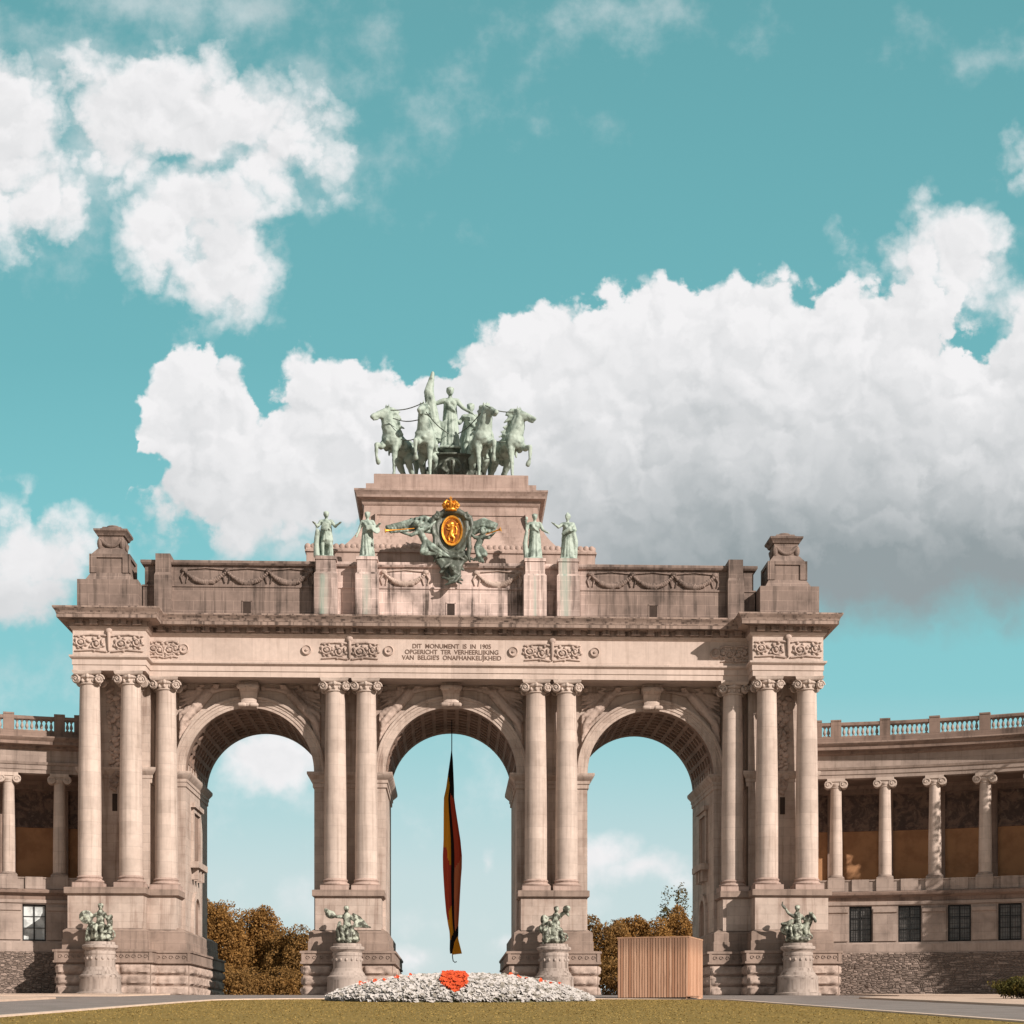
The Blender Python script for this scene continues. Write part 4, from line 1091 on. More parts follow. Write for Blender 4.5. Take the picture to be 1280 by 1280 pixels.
def ex_wheel(s): s.lathe([(.2, -.03), (.22, 0), (.2, .03)], 14, M=T((.36, -.22, 1.2)) @ RX(1.2) @ RY(.5)); s.box(.2, .5, -.35, -.18, 1.1, 1.32, RY(-.2))
def ex_staff(s): s.cap((-.42, -.12, .08), .025, (-.36, -.14, 1.75), .025, 7); s.ell((-.36, -.14, 1.75), (.07, .07, .1)); s.chain([(-.34, -.1, 1.2), (-.42, -.05, .7), (-.36, 0, .1)], [.08, .11, .12], 8)
def ex_bundle(s): s.chain([(.2, -.12, 1.5), (.05, -.24, 1.3), (-.2, -.16, 1.12)], [.08, .1, .08], 8); s.chain([(.22, -.05, 1.3), (.32, -.05, .8), (.28, 0, .1)], [.1, .13, .13], 8)
POSES = [
    dict(px=416.5, X=-10.72, R=((-.36, -.08, 1.33), (-.46, -.24, 1.40)), L=((.38, -.06, 1.34), (.54, -.2, 1.42)), legs=True, face=.5, extra=ex_book, seed=4, label='bronze attic statue in a short tunic with both arms spread, at the far left end'),
    dict(X=-7.2, R=((-.33, .02, 1.3), (-.42, -.08, 1.02)), L=((.36, -.05, 1.32), (.48, -.24, 1.38)), face=-.1, extra=ex_wheel, seed=2, sway=-.04, label='robed bronze attic statue holding a small frame, left of the gilded shield'),
    dict(X=7.2, R=((-.34, -.04, 1.3), (-.38, -.16, 1.5)), L=((.34, 0, 1.32), (.5, -.1, 1.2)), face=.1, extra=ex_staff, seed=6, label='robed bronze attic statue holding a short staff, right of the gilded shield'),
    dict(X=10.05, R=((-.40, -.08, 1.42), (-.58, -.2, 1.5)), L=((.34, 0, 1.32), (.2, -.2, 1.24)), face=-.7, extra=ex_bundle, seed=8, sway=.05, label='helmeted bronze attic statue stretching one arm sideways, at the far right end', helmet=True),
]
for p in POSES:
    r = empty('attic_statue', (p['X'], -.05, 37.62), p['label'], 'statue', 'bronze statues along the attic')
    s = standing(p); s.xf(S(2.02)); s.sculpt('figure', M_BRONZE, r, .055, 2, .02)

# ------------------------------------------------------------------ the quadriga
def horse(raise_side=-1, hyaw=0.0, seed=1):
    """a prancing horse about 1.6 m at the withers, facing -Y"""
    s = MB(); rnd = random.Random(seed)
    s.cap((0, .62, 1.36), .31, (0, .1, 1.36), .315, 14); s.cap((0, .1, 1.36), .315, (0, -.45, 1.5), .30, 14); s.ell((0, -.55, 1.48), (.30, .24, .33), RX(-.3))
    s.ell((0, .72, 1.42), (.31, .26, .31))
    for q in (-1, 1): s.ell((q * .17, .66, 1.26), (.18, .28, .34), None, 12, 8); s.ell((q * .19, -.45, 1.38), (.14, .2, .3), None, 10, 7)
    M = T((0, -.55, 1.6)) @ RZ(hyaw) @ T((0, .55, -1.6)); h = MB()
    h.chain([(0, -.5, 1.5), (0, -.66, 1.85), (0, -.74, 2.18)], [.27, .2, .155], 12); h.chain([(0, -.42, 1.66), (0, -.52, 1.98), (0, -.62, 2.26)], [.17, .14, .11], 10)
    h.cap((0, -.72, 2.28), .145, (0, -.95, 2.2), .115, 10); h.cap((0, -.95, 2.2), .105, (0, -1.22, 2.08), .08, 10); h.cap((0, -.8, 2.16), .12, (0, -1.0, 2.1), .08, 8)
    h.cap((0, -1.2, 2.04), .07, (0, -1.25, 2.06), .085, 8); h.cap((0, -1.05, 2.02), .05, (0, -1.2, 1.97), .045, 8)
    for q in (-1, 1):
        h.cap((q * .085, -.66, 2.38), .05, (q * .11, -.68, 2.53), .018, 7); h.ell((q * .105, -.86, 2.26), (.035, .05, .04), None, 7, 5); h.ell((q * .055, -1.27, 2.08), (.025, .03, .03), None, 6, 5)
    for k in range(11):                                     # mane blowing back
        t_ = k / 10; z = 2.42 - .75 * t_; y = -.58 + .26 * t_
        h.chain([(0, y, z), (rnd.uniform(-.08, .08), y + .16, z + .02), (rnd.uniform(-.14, .14), y + .3 + .06 * rnd.random(), z - .08)], [.07, .065, .03], 7)
    h.cap((0, -.68, 2.4), .05, (0, -.72, 2.56), .02, 7)
    s.join(h, M)
    for q, dy in ((-1, .06), (1, -.1)):                     # hind legs: stifle forward, hock back
        s.chain([(q * .17, .66, 1.2), (q * .2, .44 + dy, .96), (q * .18, .82 + dy, .56), (q * .18, .72 + dy, .17), (q * .18, .64 + dy, .09)], [.2, .14, .075, .05, .06], 10)
        s.lathe([(.1, 0), (.085, .1)], 10, (q * .18, .62 + dy, 0))
    q = -raise_side
    s.chain([(q * .17, -.5, 1.35), (q * .17, -.55, .98), (q * .17, -.6, .6), (q * .17, -.62, .16), (q * .17, -.65, .09)], [.15, .105, .07, .048, .06], 10); s.lathe([(.1, 0), (.085, .1)], 10, (q * .17, -.66, 0))
    q = raise_side
    s.chain([(q * .17, -.55, 1.35), (q * .2, -.8, 1.16), (q * .22, -1.12, 1.14), (q * .22, -1.1, .76), (q * .22, -1.02, .66)], [.15, .105, .075, .05, .06], 10); s.cap((q * .22, -1.02, .66), .075, (q * .22, -.96, .6), .085, 8)
    s.chain([(0, .92, 1.5), (0, 1.15, 1.45), (.05, 1.32, 1.1), (.02, 1.36, .7)], [.07, .1, .12, .05], 8)
    s.chain([(-.3, -.3, 1.62), (0, -.78, 1.34), (.3, -.3, 1.62)], [.05, .06, .05], 8)      # breast strap
    s.chain([(-.3, -.02, 1.1), (-.33, 0, 1.4), (0, .02, 1.7), (.33, 0, 1.4), (.3, -.02, 1.1)], [.04] * 5, 8)
    return s
QZ = 46.8
Q = empty('quadriga', (.05, 9.2, QZ), 'green bronze four-horse chariot with a flag-bearing woman on top of the arch', 'sculpture')
HX = [(-4.95, -.6, .52, -1, .5), (-2.3, -1.3, .12, -1, .12), (2.7, -1.3, -.18, 1, -.4), (5.15, -.6, -.56, 1, -.5)]
for i, (x, y, yaw, rs, hy) in enumerate(HX):
    s = horse(rs, -hy, i + 1); s.xf(T((x, y + .3, 0)) @ RZ(-yaw) @ S(2.95, 2.35, 2.78))
    s.sculpt('horse', M_BRONZE, Q, .085, 2, .04)
# reins and traces
for a, b in (((-5.5, -3.0, 6.0), (-2.5, -3.6, 6.5)), ((-5.3, -2.4, 5.5), (-2.9, -3.0, 5.2)), ((3.0, -3.4, 6.4), (5.6, -3.0, 6.0)), ((-4.6, -1.6, 3.9), (-2.9, -2.2, 4.0)), ((3.4, -2.2, 3.9), (5.2, -1.6, 3.9)), ((-2.3, -3.2, 5.8), (-.3, -.2, 5.0)), ((2.6, -3.2, 5.8), (.6, -.2, 5.0))):
    a, b = Vector(a), Vector(b); rn = MB(); rn.tube([a.lerp(b, t_) - Vector((0, 0, .22 * sin(pi * t_))) for t_ in [k / 8 for k in range(9)]], .045, 6); rn.build('rein', M_BRONZED, Q, 60)
ch = MB()                                                   # chariot body, pole, wheels
ch.lathe([(1.7, .45), (1.95, .6), (1.8, .9), (1.65, 1.6), (1.75, 2.3), (1.95, 2.9), (2.05, 3.1), (1.9, 3.12), (1.6, 2.6), (1.4, 1.2), (1.2, .9)], 28, (0, 0, 0), True, T((0, .9, 0)) @ S(1.0, .8, 1))
ch.cap((0, -3.0, 1.6), .12, (0, .2, 1.0), .2, 8); ch.box(-2.2, 2.2, -.6, 2.6, .05, .5)
for k in range(9): a = -pi / 2 + (k - 4) * .22; ch.ell((1.75 * cos(a), .9 + 1.42 * sin(a), 1.5 + .3 * (k % 2)), (.2, .16, .5), None, 8, 6)
for sx in (-1, 1): ch.chain([(sx * .2, -.6, 2.6), (sx * .6, -.75, 2.3), (sx * .9, -.5, 1.7), (sx * .5, -.7, 1.3)], [.1, .14, .14, .08], 8)
ch.ell((0, -.6, 2.1), (.35, .3, .5), None, 10, 7); ch.chain([(-2, .2, 3.1), (-1, -.6, 3.0), (0, -.85, 2.95), (1, -.6, 3.0), (2, .2, 3.1)], [.13] * 5, 8)
for sx in (-1, 1): ch.lathe([(1.05, -.1), (1.2, -.12), (1.2, .12), (1.05, .1)], 24, M=T((sx * 2.25, 1.4, 1.2)) @ RY(pi / 2)); ch.cap((sx * 2.1, 1.4, 1.2), .22, (sx * 2.5, 1.4, 1.2), .2, 10)
for sx in (-1, 1):
    for k in range(6): a = k * pi / 3; ch.cap((sx * 2.25, 1.4, 1.2), .09, (sx * 2.25, 1.4 + 1.1 * cos(a), 1.2 + 1.1 * sin(a)), .08, 6)
ch.sculpt('chariot', M_BRONZED, Q, .075, 1, .03)
wm = standing(dict(R=((-.44, .03, 1.5), (-.66, -.02, 1.62)), L=((.4, 0, 1.36), (.64, -.06, 1.2)), face=.25, seed=12, sway=.03)); wm.xf(T((-.15, .5, 3.7)) @ S(2.9))
wm.sculpt('charioteer', M_BRONZE, Q, .07, 2, .02)
fl = MB(); fl.cap((-2.05, .4, 2.4), .09, (-1.75, .4, 10.9), .06, 8)
for k in range(9):
    t_ = k / 8; fl.chain([(-1.72 - .05 * t_, .4 + .1 * sin(k * 2), 10.75), (-1.95 - .32 * t_, .4 + .25 * sin(k * 2.1), 8.9), (-1.9 - .55 * t_ + .45, .35 + .25 * sin(k * 1.7), 6.9), (-1.75 - .6 * t_ + .55, .3 + .3 * sin(k), 4.6)], [.14, .32, .26, .3], 7)
for k in range(5): fl.chain([(-1.3 + .1 * k, .4, 6.5 - .35 * k), (-.9 + .1 * k, .3, 6.1 - .3 * k), (-.4, .2, 6.4 - .1 * k)], [.12, .16, .1], 7)
fl.sculpt('draped_flag', M_BRONZE, Q, .07, 2, .03)
mn = standing(dict(R=((-.36, -.05, 1.36), (-.5, -.2, 1.44)), L=((.34, 0, 1.3), (.3, -.3, 1.2)), face=-.2, seed=15, legs=True)); mn.xf(T((1.75, 1.2, 2.5)) @ S(2.9))
mn.sculpt('male_figure', M_BRONZE, Q, .07, 2, .02)
bk = MB(); bk.box(1.5, 3.0, .4, 1.8, .1, 2.25); bk.taper(-2.3, 2.3, -.9, 2.9, 0.0, -2.0, 2.0, -.6, 2.6, .5); bk.sculpt('rear_footing', M_BRONZED, Q, .09, 2, .05)

# ------------------------------------------------------------------ coat of arms with the two winged trumpeters
CA = empty('coat_of_arms', (.05, .6, 35.3), 'gilded lion shield and crown between winged green bronze trumpeters', 'coat of arms')
C0 = Vector((.05, .6, 35.3))
def K(px, py, y=.3): return at(px, py, y) - C0
def lp(px, py, y=.3): p = K(px, py, y); return p
sc = K(565, 664, -.1)
g = MB()
g.lathe([(0, -.02), (.7, .02), (.94, .06), (1.0, .2), (1.12, .22), (1.16, .1), (1.1, -.1)], 40, M=T(sc) @ RX(pi / 2) @ S(.80, 1.15, 1)); g.build('shield', M_GOLD, CA, 40)
# egg shaped field and the lion on it
fd = MB(); fd.lathe([(.0, .1), (.6, .085), (.9, .06)], 40, M=T(sc) @ RX(pi / 2) @ S(.80, 1.15, 1), cap=False); fd.build('shield_field', M_DARKGOLD, CA, 60)
li = MB(); L0 = sc + Vector((0, -.12, 0))
lv = lambda x, z: L0 + Vector((x, 0, z))
li.chain([lv(-.1, -.35), lv(0, .05), lv(.02, .38)], [.19, .16, .2], 9); li.ell(lv(-.08, .62), (.17, .1, .16)); li.cap(lv(-.1, .6), .1, lv(-.28, .55), .07, 8)
li.chain([lv(0, .4), lv(-.28, .34), lv(-.4, .5)], [.1, .08, .07], 7); li.chain([lv(.02, .25), lv(-.25, .1), lv(-.42, .16)], [.1, .08, .06], 7)
li.chain([lv(-.1, -.35), lv(-.3, -.55), lv(-.22, -.85), lv(-.36, -.9)], [.16, .1, .07, .06], 7); li.chain([lv(-.02, -.4), lv(.2, -.62), lv(.12, -.92), lv(.0, -.95)], [.16, .1, .07, .06], 7)
li.chain([lv(.08, -.3), lv(.35, -.3), lv(.42, .1), lv(.3, .4), lv(.42, .6)], [.07, .06, .06, .06, .09], 7)
for k in range(8): a = k * .8; li.ell(lv(-.05 + .17 * cos(a), .52 + .2 * sin(a)), (.08, .07, .08), None, 6, 5)
li.sculpt('lion', M_GOLD, CA, .035, 1)
cr = MB(); cc = K(563.5, 638.5, -.1)
cr.lathe([(.5, -.08), (.54, -.04), (.54, .1), (.5, .14), (.46, .1), (.46, -.04)], 24, cc)
for k in range(8):
    a = k * pi / 4; cr.chain([cc + Vector((.5 * cos(a), .5 * sin(a), .1)), cc + Vector((.72 * cos(a), .72 * sin(a), .5)), cc + Vector((.5 * cos(a), .5 * sin(a), .78)), cc + Vector((0, 0, .72))], [.07, .075, .07, .06], 7)
    cr.ell(cc + Vector((.66 * cos(a + .39), .66 * sin(a + .39), .36)), (.1, .1, .12), None, 7, 5)
cr.ell(cc + Vector((0, 0, .88)), (.13, .13, .14)); cr.box(-.045, .045, -.045, .045, .95, 1.25, T(cc)); cr.box(-.14, .14, -.04, .04, 1.06, 1.14, T(cc))
cr.lathe([(.42, .1), (.55, .45), (.3, .7)], 16, cc); cr.build('crown', M_GOLD, CA, 50)
fr = MB()                                                   # scrolled cartouche frame
for sx in (-1, 1):
    f = lambda x, z, y=0: sc + Vector((sx * x, .12 + y, z))
    fr.chain([f(0, 1.75), f(.55, 1.72), f(.95, 1.5), f(1.3, 1.35)], [.28, .3, .26, .2], 9)
    fr.tube([f(1.35 + .34 * (1 - k / 16) * cos(k * .55 + 1.5), 1.3 + .34 * (1 - k / 16) * sin(k * .55 + 1.5), -.15) for k in range(15)], .12, 7)
    fr.chain([f(1.55, 1.25), f(1.72, .6), f(1.6, -.1), f(1.25, -.9), f(.9, -1.5), f(.4, -1.9)], [.2, .22, .2, .26, .24, .2], 9)
    fr.chain([f(1.15, 1.2, .2), f(1.3, .4, .2), f(1.1, -.6, .2), f(.5, -1.4, .2)], [.32, .35, .35, .3], 9)
    fr.chain([f(1.45, -.6, -.15), f(1.5, -1.4, -.2), f(1.4, -2.2, -.2), f(1.55, -2.6, -.15)], [.2, .22, .16, .1], 8)
bp = MB(); bp.ell(sc + Vector((0, .35, -.1)), (1.45, .35, 1.75), None, 24, 12); fr.join(bp)
fr.sculpt('scroll_frame', M_BRONZED, CA, .06, 1, .02)
def wing_shape(pts, n, spread, y0):
    m = MB()
    root, elbow, tip = pts
    m.chain([root, elbow, tip], [.24, .22, .1], 9)
    for k in range(n):
        t_ = k / (n - 1); b = root.lerp(elbow, t_ * 2) if t_ < .5 else elbow.lerp(tip, t_ * 2 - 1)
        e = b + spread * (1.0 + .35 * sin(pi * t_)) * (1 - .35 * t_) + Vector((0, -.05 * (k % 2), 0))
        m.cap(b, .2, e, .15, 7); m.cap(b + Vector((0, -.16, 0)), .14, b.lerp(e, .5) + Vector((0, -.2, 0)), .12, 7)
    return m
wl = wing_shape((lp(537, 657, .2), lp(512, 652, -.1), lp(484, 659, -.3)), 17, Vector((.5, 0, -.62)), 0); wl.join(wing_shape((lp(545, 652, .5), lp(530, 647, .4), lp(514, 650, .4)), 6, Vector((-.1, 0, -.7)), 0)); wl.sculpt('wing', M_CREST, CA, .07, 2, .03)
wr = wing_shape((lp(588, 657, .2), lp(605, 650, 0), lp(620, 656, -.3)), 16, Vector((-.42, 0, -.9)), 0); wr.sculpt('wing', M_CREST, CA, .055, 1, .02)
def genius(hd, nk, hip, knee, foot, knee2, foot2, el, wr_, el2, wr2, face, nm):
    s = MB(); s.cap(nk, .3, nk.lerp(hip, .5), .3, 10); s.cap(nk.lerp(hip, .5), .28, hip, .34, 10); s.cap(nk, .16, hd, .15, 8); head(s, hd, .34, face)
    s.chain([nk, el, wr_], [.2, .16, .11], 8); hand(s, wr_, wr_ - el, .09); s.chain([nk, el2, wr2], [.2, .16, .11], 8); hand(s, wr2, wr2 - el2, .09)
    s.chain([hip, knee, foot], [.34, .24, .13], 9); s.chain([hip, knee2, foot2], [.34, .24, .13], 9)
    for k in range(10):
        o = Vector((random.uniform(-.2, .2), random.uniform(-.15, .2), random.uniform(-.2, .2))); s.chain([hip + o, knee.lerp(knee2, k / 9) + o, foot.lerp(foot2, k / 9) + o * .6], [.16, .15, .07], 7)
    return s.sculpt(nm, M_CREST, CA, .05, 2, .02)
genius(lp(521, 655, -.6), lp(524, 664, -.4), lp(532, 678, -.2), lp(543, 684, -.6), lp(562, 697, -.1), lp(528, 690, -.6), lp(545, 692, -.5), lp(514, 669, -.7), lp(501, 665, -.8), lp(536, 659, -.3), lp(544, 652, 0), .5, 'winged_figure')
genius(lp(604, 664, -.3), lp(602, 671, -.1), lp(597, 684, 0), lp(606, 693, -.5), lp(592, 700, -.2), lp(598, 694, -.4), lp(604, 702, -.3), lp(611, 672, -.5), lp(617, 667, -.6), lp(594, 672, -.2), lp(588, 667, 0), -.6, 'winged_figure')
M_TRUMP = M_GOLD
def trumpet(a, b, nm):
    m = MB(); d = b - a; m.tube([a, a.lerp(b, .6), a.lerp(b, .85), a.lerp(b, .96), b], [.04, .05, .07, .13, .2], 12); m.build(nm, M_TRUMP, CA, 50)
trumpet(lp(518, 660.5, -1.0), lp(481, 663.5, -1.4), 'trumpet'); trumpet(lp(607, 668, -.7), lp(626, 661.5, -1.2), 'trumpet')
tp = MB(); random.seed(17)                                  # trophy of flags, spoils and crouching figures at the foot
for k in range(34):
    t_ = k / 33; px = 566 + random.uniform(-24, 24) * (1 - .7 * t_); py = 692 + 34 * t_
    a = lp(px, py, random.uniform(-.5, .2)); b = a + Vector((random.uniform(-1, 1), random.uniform(-.3, .1), random.uniform(-.6, .5))) * .8
    tp.cap(a, random.uniform(.1, .24), b, random.uniform(.06, .18), 7)
for k in range(20): tp.chain([lp(540 + 2.4 * k, 690, .1), lp(552 + 1.2 * k, 708, -.2), lp(560 + .7 * k, 724, -.2)], [.16, .2, .14], 7)
head(tp, lp(565, 710, -.75), .3, .4); tp.chain([lp(566, 714, -.6), lp(572, 719, -.6), lp(562, 728, -.8)], [.26, .24, .14], 8); tp.chain([lp(575, 720, -.7), lp(569, 727, -.95), lp(557, 731, -.8)], [.15, .13, .1], 8)
tp.chain([lp(553, 722, -.6), lp(560, 724, -.9), lp(566, 722, -.9)], [.12, .12, .1], 8)
tp.sculpt('trophy', M_BRONZED, CA, .055, 1, .03)

# ------------------------------------------------------------------ the four groups before the piers
pdm = MB()
pdm.lathe([(1.95, 0), (1.95, .2), (1.75, .28), (1.72, .5), (1.68, 1.35), (1.72, 1.5), (1.7, 1.62), (1.52, 1.74), (1.42, 1.95), (1.3, 2.1), (1.25, 2.3), (1.22, 2.35), (1.22, 3.35), (1.26, 3.4), (1.26, 3.6), (1.2, 3.66), (1.26, 3.78), (1.45, 3.92), (1.47, 4.1), (1.4, 4.16), (1.24, 4.2), (1.2, 4.42)], 40)
for k in range(16):
    a = 2 * pi * k / 16; pdm.ell((1.22 * cos(a), 1.22 * sin(a), 3.05), (.12, .12, .14), None, 7, 5)
PDM = pdm.mesh('round_pedestal', M_PED, 30)
def seated(face=0, lean=0.0):
    s = MB(); s.ell((0, .1, .35), (.95, .85, .4)); s.ell((-.3, .2, .7), (.6, .55, .45)); s.ell((.35, .3, .6), (.55, .5, .5))
    hp, nk = Vector((0, .05, 1.15)), Vector((lean, -.05, 2.05))
    s.cap(hp, .34, hp.lerp(nk, .5), .3, 10); s.cap(hp.lerp(nk, .5), .3, nk, .27, 10); s.cap(nk + Vector((-.3, 0, -.08)), .14, nk + Vector((.3, 0, -.08)), .14, 8); s.cap(nk, .13, nk + Vector((0, -.05, .3)), .11, 8)
    head(s, nk + Vector((lean * .2, -.08, .46)), .23, face)
    return s, hp, nk
def folds(s, a, b, n, r, seed, sp=.35):
    rnd = random.Random(seed)
    for k in range(n):
        o = Vector((rnd.uniform(-sp, sp), rnd.uniform(-sp, sp) * .7, rnd.uniform(-.1, .1))); s.chain([a + o, a.lerp(b, .5) + o * 1.2 + Vector((0, -.1, 0)), b + o], [r, r * 1.1, r * .9], 7)
def limbs(s, a, *pts, r=(.24, .17, .1)): s.chain([a] + [Vector(p) for p in pts], list(r)[:len(pts) + 1], 9)
def group_a():            # seated woman with a pale round shield, boy and wheel beside
    s, hp, nk = seated(.2, .05)
    limbs(s, hp + Vector((-.2, 0, 0)), (-.4, -.75, 1.05), (-.35, -.8, .25)); limbs(s, hp + Vector((.2, 0, 0)), (.2, -.8, 1.1), (.25, -.75, .25)); folds(s, Vector((0, -.5, 1.1)), Vector((0, -.75, .2)), 9, .12, 3)
    s.chain([nk + Vector((-.3, 0, -.1)), (-.75, -.25, 1.7), (-.9, -.45, 1.85)], [.15, .12, .09], 8); s.chain([nk + Vector((.3, 0, -.1)), (.6, -.3, 1.6), (.75, -.5, 1.2)], [.15, .12, .09], 8)
    s.ell((-.95, -.35, 1.75), (.55, .1, .5), RZ(.3) @ RY(.2)); s.ell((-.95, -.42, 1.75), (.14, .12, .14))
    s.tube([(.85 + .32 * cos(a), -.5, .5 + .32 * sin(a)) for a in [k * .45 for k in range(15)]], .08, 7); s.cap((.6, .1, .4), .25, (.75, 0, 1.5), .2, 9); head(s, Vector((.78, -.1, 1.75)), .18, -.5); s.chain([(.75, 0, 1.4), (.85, -.4, 1.2), (.6, -.6, 1.1)], [.12, .1, .08], 7)
    folds(s, Vector((-.6, -.1, 1.3)), Vector((-.8, -.4, .2)), 6, .13, 9, .2); return s
def group_b():            # winged figure with outstretched horn and a pale sail of cloth
    s, hp, nk = seated(.5, -.05)
    limbs(s, hp + Vector((-.2, 0, 0)), (-.45, -.7, 1.1), (-.2, -.85, .3)); limbs(s, hp + Vector((.2, 0, 0)), (.4, -.7, 1.15), (.35, -.8, .3)); folds(s, Vector((0, -.45, 1.1)), Vector((0, -.75, .2)), 10, .12, 5)
    s.chain([nk + Vector((-.3, 0, -.1)), (-.8, -.2, 1.95), (-1.15, -.35, 2.1)], [.15, .12, .1], 8); s.ell((-1.25, -.3, 2.1), (.42, .26, .3), RY(.3)); s.cap((-1.6, -.3, 2.4), .15, (-1.2, -.3, 2.1), .25, 8)
    s.chain([nk + Vector((.3, 0, -.1)), (.65, -.2, 1.6), (.5, -.55, 1.25)], [.15, .12, .09], 8)
    for k in range(9): s.chain([(.45 + .06 * k, .15, 2.15 - .03 * k), (.62 + .075 * k, -.05, 1.75 - .02 * k), (.72 + .1 * k, -.2, 1.3 - .005 * k)], [.1, .12, .12], 7)
    s.cap((.6, -.3, 1.25), .09, (1.75, -.35, 1.2), .07, 8)
    s.chain([(-.55, -.4, 1.5), (-.7, -.6, .9), (-.6, -.7, .3)], [.14, .16, .12], 8); return s
def group_c():            # crouching pair under a lifted shell
    s, hp, nk = seated(-.3, .15)
    s.cap((-.2, -.3, .3), .3, (.2, -.35, 1.5), .28, 10); s.ell((.1, -.4, .95), (.42, .36, .6)); head(s, Vector((-.35, -.5, 1.45)), .22, .4)
    limbs(s, hp + Vector((-.2, 0, 0)), (-.7, -.6, .95), (-.55, -.7, .2)); limbs(s, hp + Vector((.2, 0, 0)), (.5, -.6, 1.0), (.62, -.65, .25))
    s.chain([nk + Vector((.3, 0, -.05)), (.75, -.1, 2.3), (.95, -.2, 2.65)], [.16, .13, .1], 8); s.ell((.95, -.2, 2.55), (.32, .2, .26), RY(-.4)); s.chain([(.6, 0, 2.2), (.95, -.1, 2.35), (1.1, -.1, 2.1)], [.15, .16, .1], 8)
    s.chain([nk + Vector((-.3, 0, -.1)), (-.7, -.25, 1.85), (-.85, -.45, 1.4)], [.15, .12, .1], 8); s.ell((-.75, -.2, 1.75), (.3, .2, .4)); s.ell((-.9, -.3, 1.1), (.28, .22, .36))
    s.tube([(.75 + .26 * cos(a), -.5, .5 + .26 * sin(a)) for a in [k * .45 for k in range(15)]], .08, 7); folds(s, Vector((-.4, -.4, 1.2)), Vector((-.6, -.6, .15)), 8, .12, 7, .25); return s
def group_d():            # rider with a raised horn, horse's head beside
    s, hp, nk = seated(.0, -.05)
    s.cap((-.9, .15, 1.0), .42, (.5, .1, 1.05), .45, 12); s.chain([(.55, .0, 1.1), (.85, -.15, 1.65), (.95, -.25, 2.0)], [.36, .26, .2], 10); s.chain([(.95, -.25, 2.05), (1.15, -.55, 1.75), (1.2, -.65, 1.55)], [.2, .15, .11], 9)
    for q in (-1, 1): s.cap((.9 + q * .07, -.2, 2.15), .05, (.92 + q * .12, -.2, 2.32), .02, 6)
    for k in range(6): s.chain([(.75 - .03 * k, .05, 2.0 - .12 * k), (.6 - .03 * k, .15, 1.95 - .12 * k)], [.1, .07], 6)
    for x, yy in ((-.9, -.2), (-.75, .35), (.5, -.3), (.75, .2)): s.chain([(x, yy, 1.0), (x + .1, yy - .1, .6), (x - .02, yy, .2)], [.24, .13, .09], 8)
    s.chain([nk + Vector((-.3, 0, -.1)), (-.75, -.15, 2.15), (-1.1, -.25, 2.65)], [.15, .11, .09], 8); s.tube([(-1.05, -.25, 2.5), (-1.25, -.27, 2.75), (-1.2, -.27, 3.0)], [.1, .09, .05], 8)
    s.chain([nk + Vector((.3, 0, -.1)), (.5, -.35, 1.65), (.75, -.45, 1.7)], [.15, .12, .09], 8); limbs(s, hp, (.05, -.6, 1.15), (.1, -.6, .45)); s.chain([(-.5, -.35, 1.6), (-.8, -.2, 1.4), (-1.2, 0, 1.4)], [.16, .2, .12], 8)
    folds(s, Vector((-.3, -.4, 1.2)), Vector((-.2, -.6, .4)), 8, .11, 2, .35); s.tube([(.75 + .2 * cos(a), -.65, .45 + .2 * sin(a)) for a in [k * .45 for k in range(15)]], .07, 7); s.ell((0, -.5, .35), (.9, .3, .22)); return s
GR = [(-29.05, -4.35, group_a, 'seated bronze woman with a pale round shield, on the far left round pedestal'),
      (-8.78, -2.2, group_b, 'bronze figure holding out a horn and a pale cloth, left of the middle opening'),
      (8.72, -2.2, group_c, 'bronze crouching group lifting a shell, right of the middle opening'),
      (29.15, -4.35, group_d, 'bronze rider raising a horn beside a horse head, on the far right round pedestal')]
PL = ['round grey stone pedestal before the left end of the arch', 'round grey stone pedestal left of the white flower bed', 'round grey stone pedestal right of the white flower bed', 'round grey stone pedestal before the right end of the arch']
for (x, y, fn, lab), pl in zip(GR, PL):
    o = bpy.data.objects.new('round_pedestal', PDM); COL.objects.link(o); o.location = (x, y, 0); tag(o, pl, 'pedestal', 'round pedestals before the piers')
    r = empty('bronze_group', (x, y, 4.4), lab, 'sculpture', 'bronze groups on the round pedestals')
    s = fn(); s.xf(S(1.12, 1.0, 1.18)); s.sculpt('figures', M_BRONZEM, r, .05, 2, .02)

# ------------------------------------------------------------------ the long flag
def cloth(name, c):
    m, t, bs = material(name); gq = t.node('ShaderNodeNewGeometry'); p = t.sep(gq.outputs['Position'])
    n = t.noise(t.xyz(t.m('MULTIPLY', p[0], 3.0), p[1], t.m('MULTIPLY', p[2], .25)), 1.5, 4)
    t.inp(bs.inputs['Base Color'], t.mix(n, c, tuple(x * .7 for x in c))); bs.inputs['Roughness'].default_value = .8; bs.inputs['Specular IOR Level'].default_value = .15
    tr_ = t.node('ShaderNodeBsdfTranslucent'); tr_.inputs[0].default_value = (*c, 1)
    mx = t.node('ShaderNodeMixShader'); mx.inputs[0].default_value = .5
    out = next(n for n in t.N if n.type == 'OUTPUT_MATERIAL'); t.L.new(bs.outputs[0], mx.inputs[1]); t.L.new(tr_.outputs[0], mx.inputs[2]); t.L.new(mx.outputs[0], out.inputs[0])
    return m
FY = 9.0
F0 = at(564.5, 938, FY)
FLAG = empty('flag', (F0.x, FY, 3.9), 'long twisted black, yellow and red flag hanging in the middle opening', 'flag')
